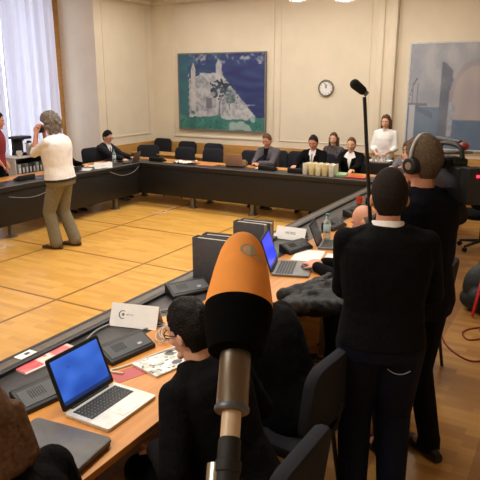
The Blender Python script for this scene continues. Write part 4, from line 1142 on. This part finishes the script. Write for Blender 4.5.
# ------------------------------------------------------------------ shoulder camera
vc = thing('video_camera', 'black shoulder video camera with a red light carried by the operator', 'video camera', (-.61, 3.44, 1.57), 40)
B().box((0, .0, .10), (.115, .34, .17)).box((0, .03, .20), (.09, .24, .05)).build('camera_body', black, vc, bevel=.012)
B().box((0, -.215, .10), (.10, .09, .19)).build('battery', black, vc, bevel=.01)
B().box((0, .02, .0), (.10, .22, .03)).build('shoulder_pad', rubber, vc, bevel=.012)
B().cyl((0, .17, .11), (0, .30, .11), .05, .055).cyl((0, .30, .11), (0, .38, .11), .062, .07).build('lens', black, vc, smooth=True)
B().tube([(0, .14, .22), (0, .12, .285), (0, -.06, .285), (0, -.10, .225)], .013).build('carry_handle', black, vc, smooth=True)
B().box((-.09, .10, .2), (.07, .17, .06)).cyl((-.09, .01, .2), (-.09, -.05, .2), .03, .036).build('viewfinder', black, vc, bevel=.006)
B().cyl((.04, .0, .30), (.04, .28, .30), .013).build('shotgun_microphone', dgrey, vc, smooth=True)
B().box((.0, -.02, .252), (.16, .1, .012)).build('top_plate', grey, vc, bevel=.002)
B().box((-.0, -.264, .155), (.014, .008, .012)).build('tally_light', mat('red tally lamp', (255, 30, 50), .3, emit=5.0, vary=0), vc)
B().ell((.03, -.05, .285), (.03, .03, .022)).build('red_knob', mat('red knob', (150, 44, 50), .4), vc, smooth=True)

# ------------------------------------------------------------------ boom microphone on a thin pole (held by the man in the black sweater)
bp = thing('boom_pole', 'thin black pole rising past the clock wall with a small microphone on top', 'microphone pole', (-.825, 3.20, 0), 0)
PT = V((-.978, 2.988, 2.118))-V((-.825, 3.20, 0))
B().cyl(PT*.40, PT, .012, .009, 14).build('pole', black, bp, smooth=True)
B().cyl(PT*.62, PT*.65, .015, .015, 14).build('clamp_collar', dgrey, bp, smooth=True)
a, b_ = PT+V((.012, .006, .012)), PT+V((-.045, -.022, .062))
B().cyl(a, a.lerp(b_, .35), .014, .014, 14).build('microphone_grip', grey, bp, smooth=True)
B().cap(a.lerp(b_, .4), b_, .022, .025, 16).build('foam_windshield', mat('black foam', (20, 19, 19), .95, bump=.5, bscale=300), bp, smooth=True)

# ------------------------------------------------------------------ hand-held interview microphone in front of the camera
def axis(p, q): return (V(q)-V(p))
M0, M1 = V((-0.3442, 0.5739, 1.7008)), V((-0.4673, 0.8376, 1.9545))
A = (M1-M0).normalized(); LEN = (M1-M0).length
hm_ = thing('interview_microphone', 'large microphone with orange and black foam windshield held up in front', 'microphone', tuple(M0), 0)
QM = A.to_track_quat('Z', 'Y').to_matrix().to_4x4()
QS = QM @ Matrix.Diagonal((1, 1, LEN/.403, 1))
foam_o = mat('orange foam', (242, 156, 70), .9, vary=.05, bump=.07, bscale=260)
foam_k = mat('matt black foam', (9, 9, 9), .95, spec=.05)
KP = [(.457, .040), (.52, .047), (.62, .0525), (.67, .0515), (.806, .0435), (.908, .035), (.962, .025), (.99, .013), (1.0, .001)]
F0 = .457*LEN; ZB = .645*LEN
def rad(q):
    for (a_, ra), (b_, rb) in zip(KP, KP[1:]):
        if q <= b_: return ra+(rb-ra)*max(0, (q-a_)/(b_-a_))
    return .001
def prof(z0, z1, n=24):
    out = []
    for k in range(n+1):
        z_ = z0+(z1-z0)*k/n; q = z_/LEN
        out.append((max(.001, (rad(q-.02)+rad(q)+rad(min(1, q+.012)))/3), z_))
    return out
B().lathe([(.001, F0-.003), (.028, F0-.003)]+prof(F0, ZB), 40, QM).build('windshield_base', foam_k, hm_, smooth=True)
o = B().lathe([(.02, ZB)]+prof(ZB, LEN*.999, 36)+[(.0005, LEN)], 40, QM).build('windshield', foam_o, hm_, smooth=True)
# faded emblem on the far end of the foam
e = B(); up = V((0, 0, 1)); side = A.cross(up).normalized(); nrm = side.cross(A).normalized()
tr = bvh(o.data)
def blot(du, dv, w_, h_):
    pts = []
    for k in range(14):
        a_ = 2*PI*k/14; p = A*(LEN-.055+dv+h_*math.sin(a_))+side*(du+w_*math.cos(a_))
        h_t = tr.ray_cast(p+nrm*.2, -nrm)
        if h_t[0]: pts.append(h_t[0]+nrm*.0008)
    if len(pts) > 5: e.add(pts+[p-nrm*.002 for p in pts], [tuple(range(len(pts)))])
blot(.012, .0, .013, .012); blot(.028, -.012, .012, .006)
if e.v: e.build('emblem', mat('faded grey print', (176, 160, 130), .8), hm_)
steel = mat('satin steel barrel', (120, 110, 98), .34, .85, vary=.05)
B().lathe([(.012, .092), (.0225, .092), (.0238, .094), (.0238, .100), (.0225, .102), (.0225, .192), (.02, .192)], 36, QS).build('barrel', steel, hm_, smooth=True)
B().lathe([(.0240, .093), (.0246, .095), (.0246, .0985), (.0240, .1)], 36, QS).build('barrel_ring', mat('blue-grey ring', (86, 98, 112), .4, .5), hm_, smooth=True)
B().lathe([(.001, .03), (.0128, .032), (.0135, .06), (.0135, .11), (.001, .11)], 28, QS).build('inner_sleeve', mat('ivory sleeve', (206, 180, 150), .4), hm_, smooth=True)
B().lathe([(.001, -.05), (.012, -.05), (.0135, -.02), (.0155, -.01), (.0155, .008), (.0175, .010), (.0175, .024), (.0155, .026), (.0155, .052), (.0125, .057), (.001, .057)], 28, QS).build('plug', rubber, hm_, smooth=True)
B().lathe([(.001, -.9), (.0125, -.9), (.0135, .02), (.001, .02)], 20, QM @ Matrix.Translation((.015, -.006, 0))).build('handle', chrome, hm_, smooth=True)
q = lambda x, y, zz: QM @ V((x, y, zz))
B().tube([q(0, 0, -.04), q(-.004, .012, -.08), q(.0, .014, -.2), q(0, .012, -.5), q(0, .014, -.88)], .006).build('signal_cable', rubber, hm_, smooth=True)

# ------------------------------------------------------------------ black puffer jacket over a chair back
pj = thing('puffer_jacket', 'black quilted puffer jacket heaped over a chair and the table edge', 'jacket', (-1.30, 3.42, 0), 0)
jm = mat('glossy black nylon', (6, 6, 7), .55, spec=.35, bump=.4, bscale=30)
jb = B()
for k in range(7):
    y0 = -.24+.075*k
    zt = .88+.03*math.sin(k*1.9)
    jb.cap((-.22, y0*.8, .80), (.02, y0, zt), .05, .062); jb.cap((.02, y0, zt), (.24, y0*1.05, .93+.02*math.sin(k)), .062, .06)
    jb.cap((.24, y0*1.05, .93), (.33, y0*1.05, .70), .05, .04)
for k in range(4): jb.cap((-.24-.03*k, .22-.06*k, .80), (-.1, .30-.05*k, .87), .045, .05)
me = remesh(jb, .012, 2, .5)
nn = [v.normal.copy() for v in me.vertices]
for v, n_ in zip(me.vertices, nn): v.co += n_*(.012*noise.noise(v.co*14)+.008*noise.noise(v.co*30))
link('quilted_shell', me, jm, pj, True)
B().tube([(-.02, .16, .93), (.04, .19, .975), (.07, .2, .99)], .012).build('white_lining', whitec, pj, smooth=True)

# ------------------------------------------------------------------ bag on the right-hand floor
bgm = mat('dark green nylon', (20, 27, 26), .6, bump=.3, bscale=80)
bp2 = thing('backpack', 'dark green-black backpack with a red strap on the parquet at the right edge', 'backpack', (-.66, 6.0, 0), 10)
b = B(); b.ell((0, 0, .24), (.20, .15, .25)); b.ell((0, 0, .12), (.22, .17, .13)); b.ell((0, -.12, .16), (.15, .09, .13))
link('bag_body', remesh(b, .014, 4, .5), bgm, bp2, True)
B().tube([(-.09, -.24, .02), (-.07, -.245, .16), (-.04, -.19, .34), (-.01, -.06, .49), (.0, .05, .5)], .014).build('strap', mat('red webbing', (196, 34, 44), .5), bp2, smooth=True)
B().tube([(-.05, .02, .47), (-.03, .02, .54), (.03, .02, .54), (.05, .02, .47)], .012).build('carry_handle', black, bp2, smooth=True)
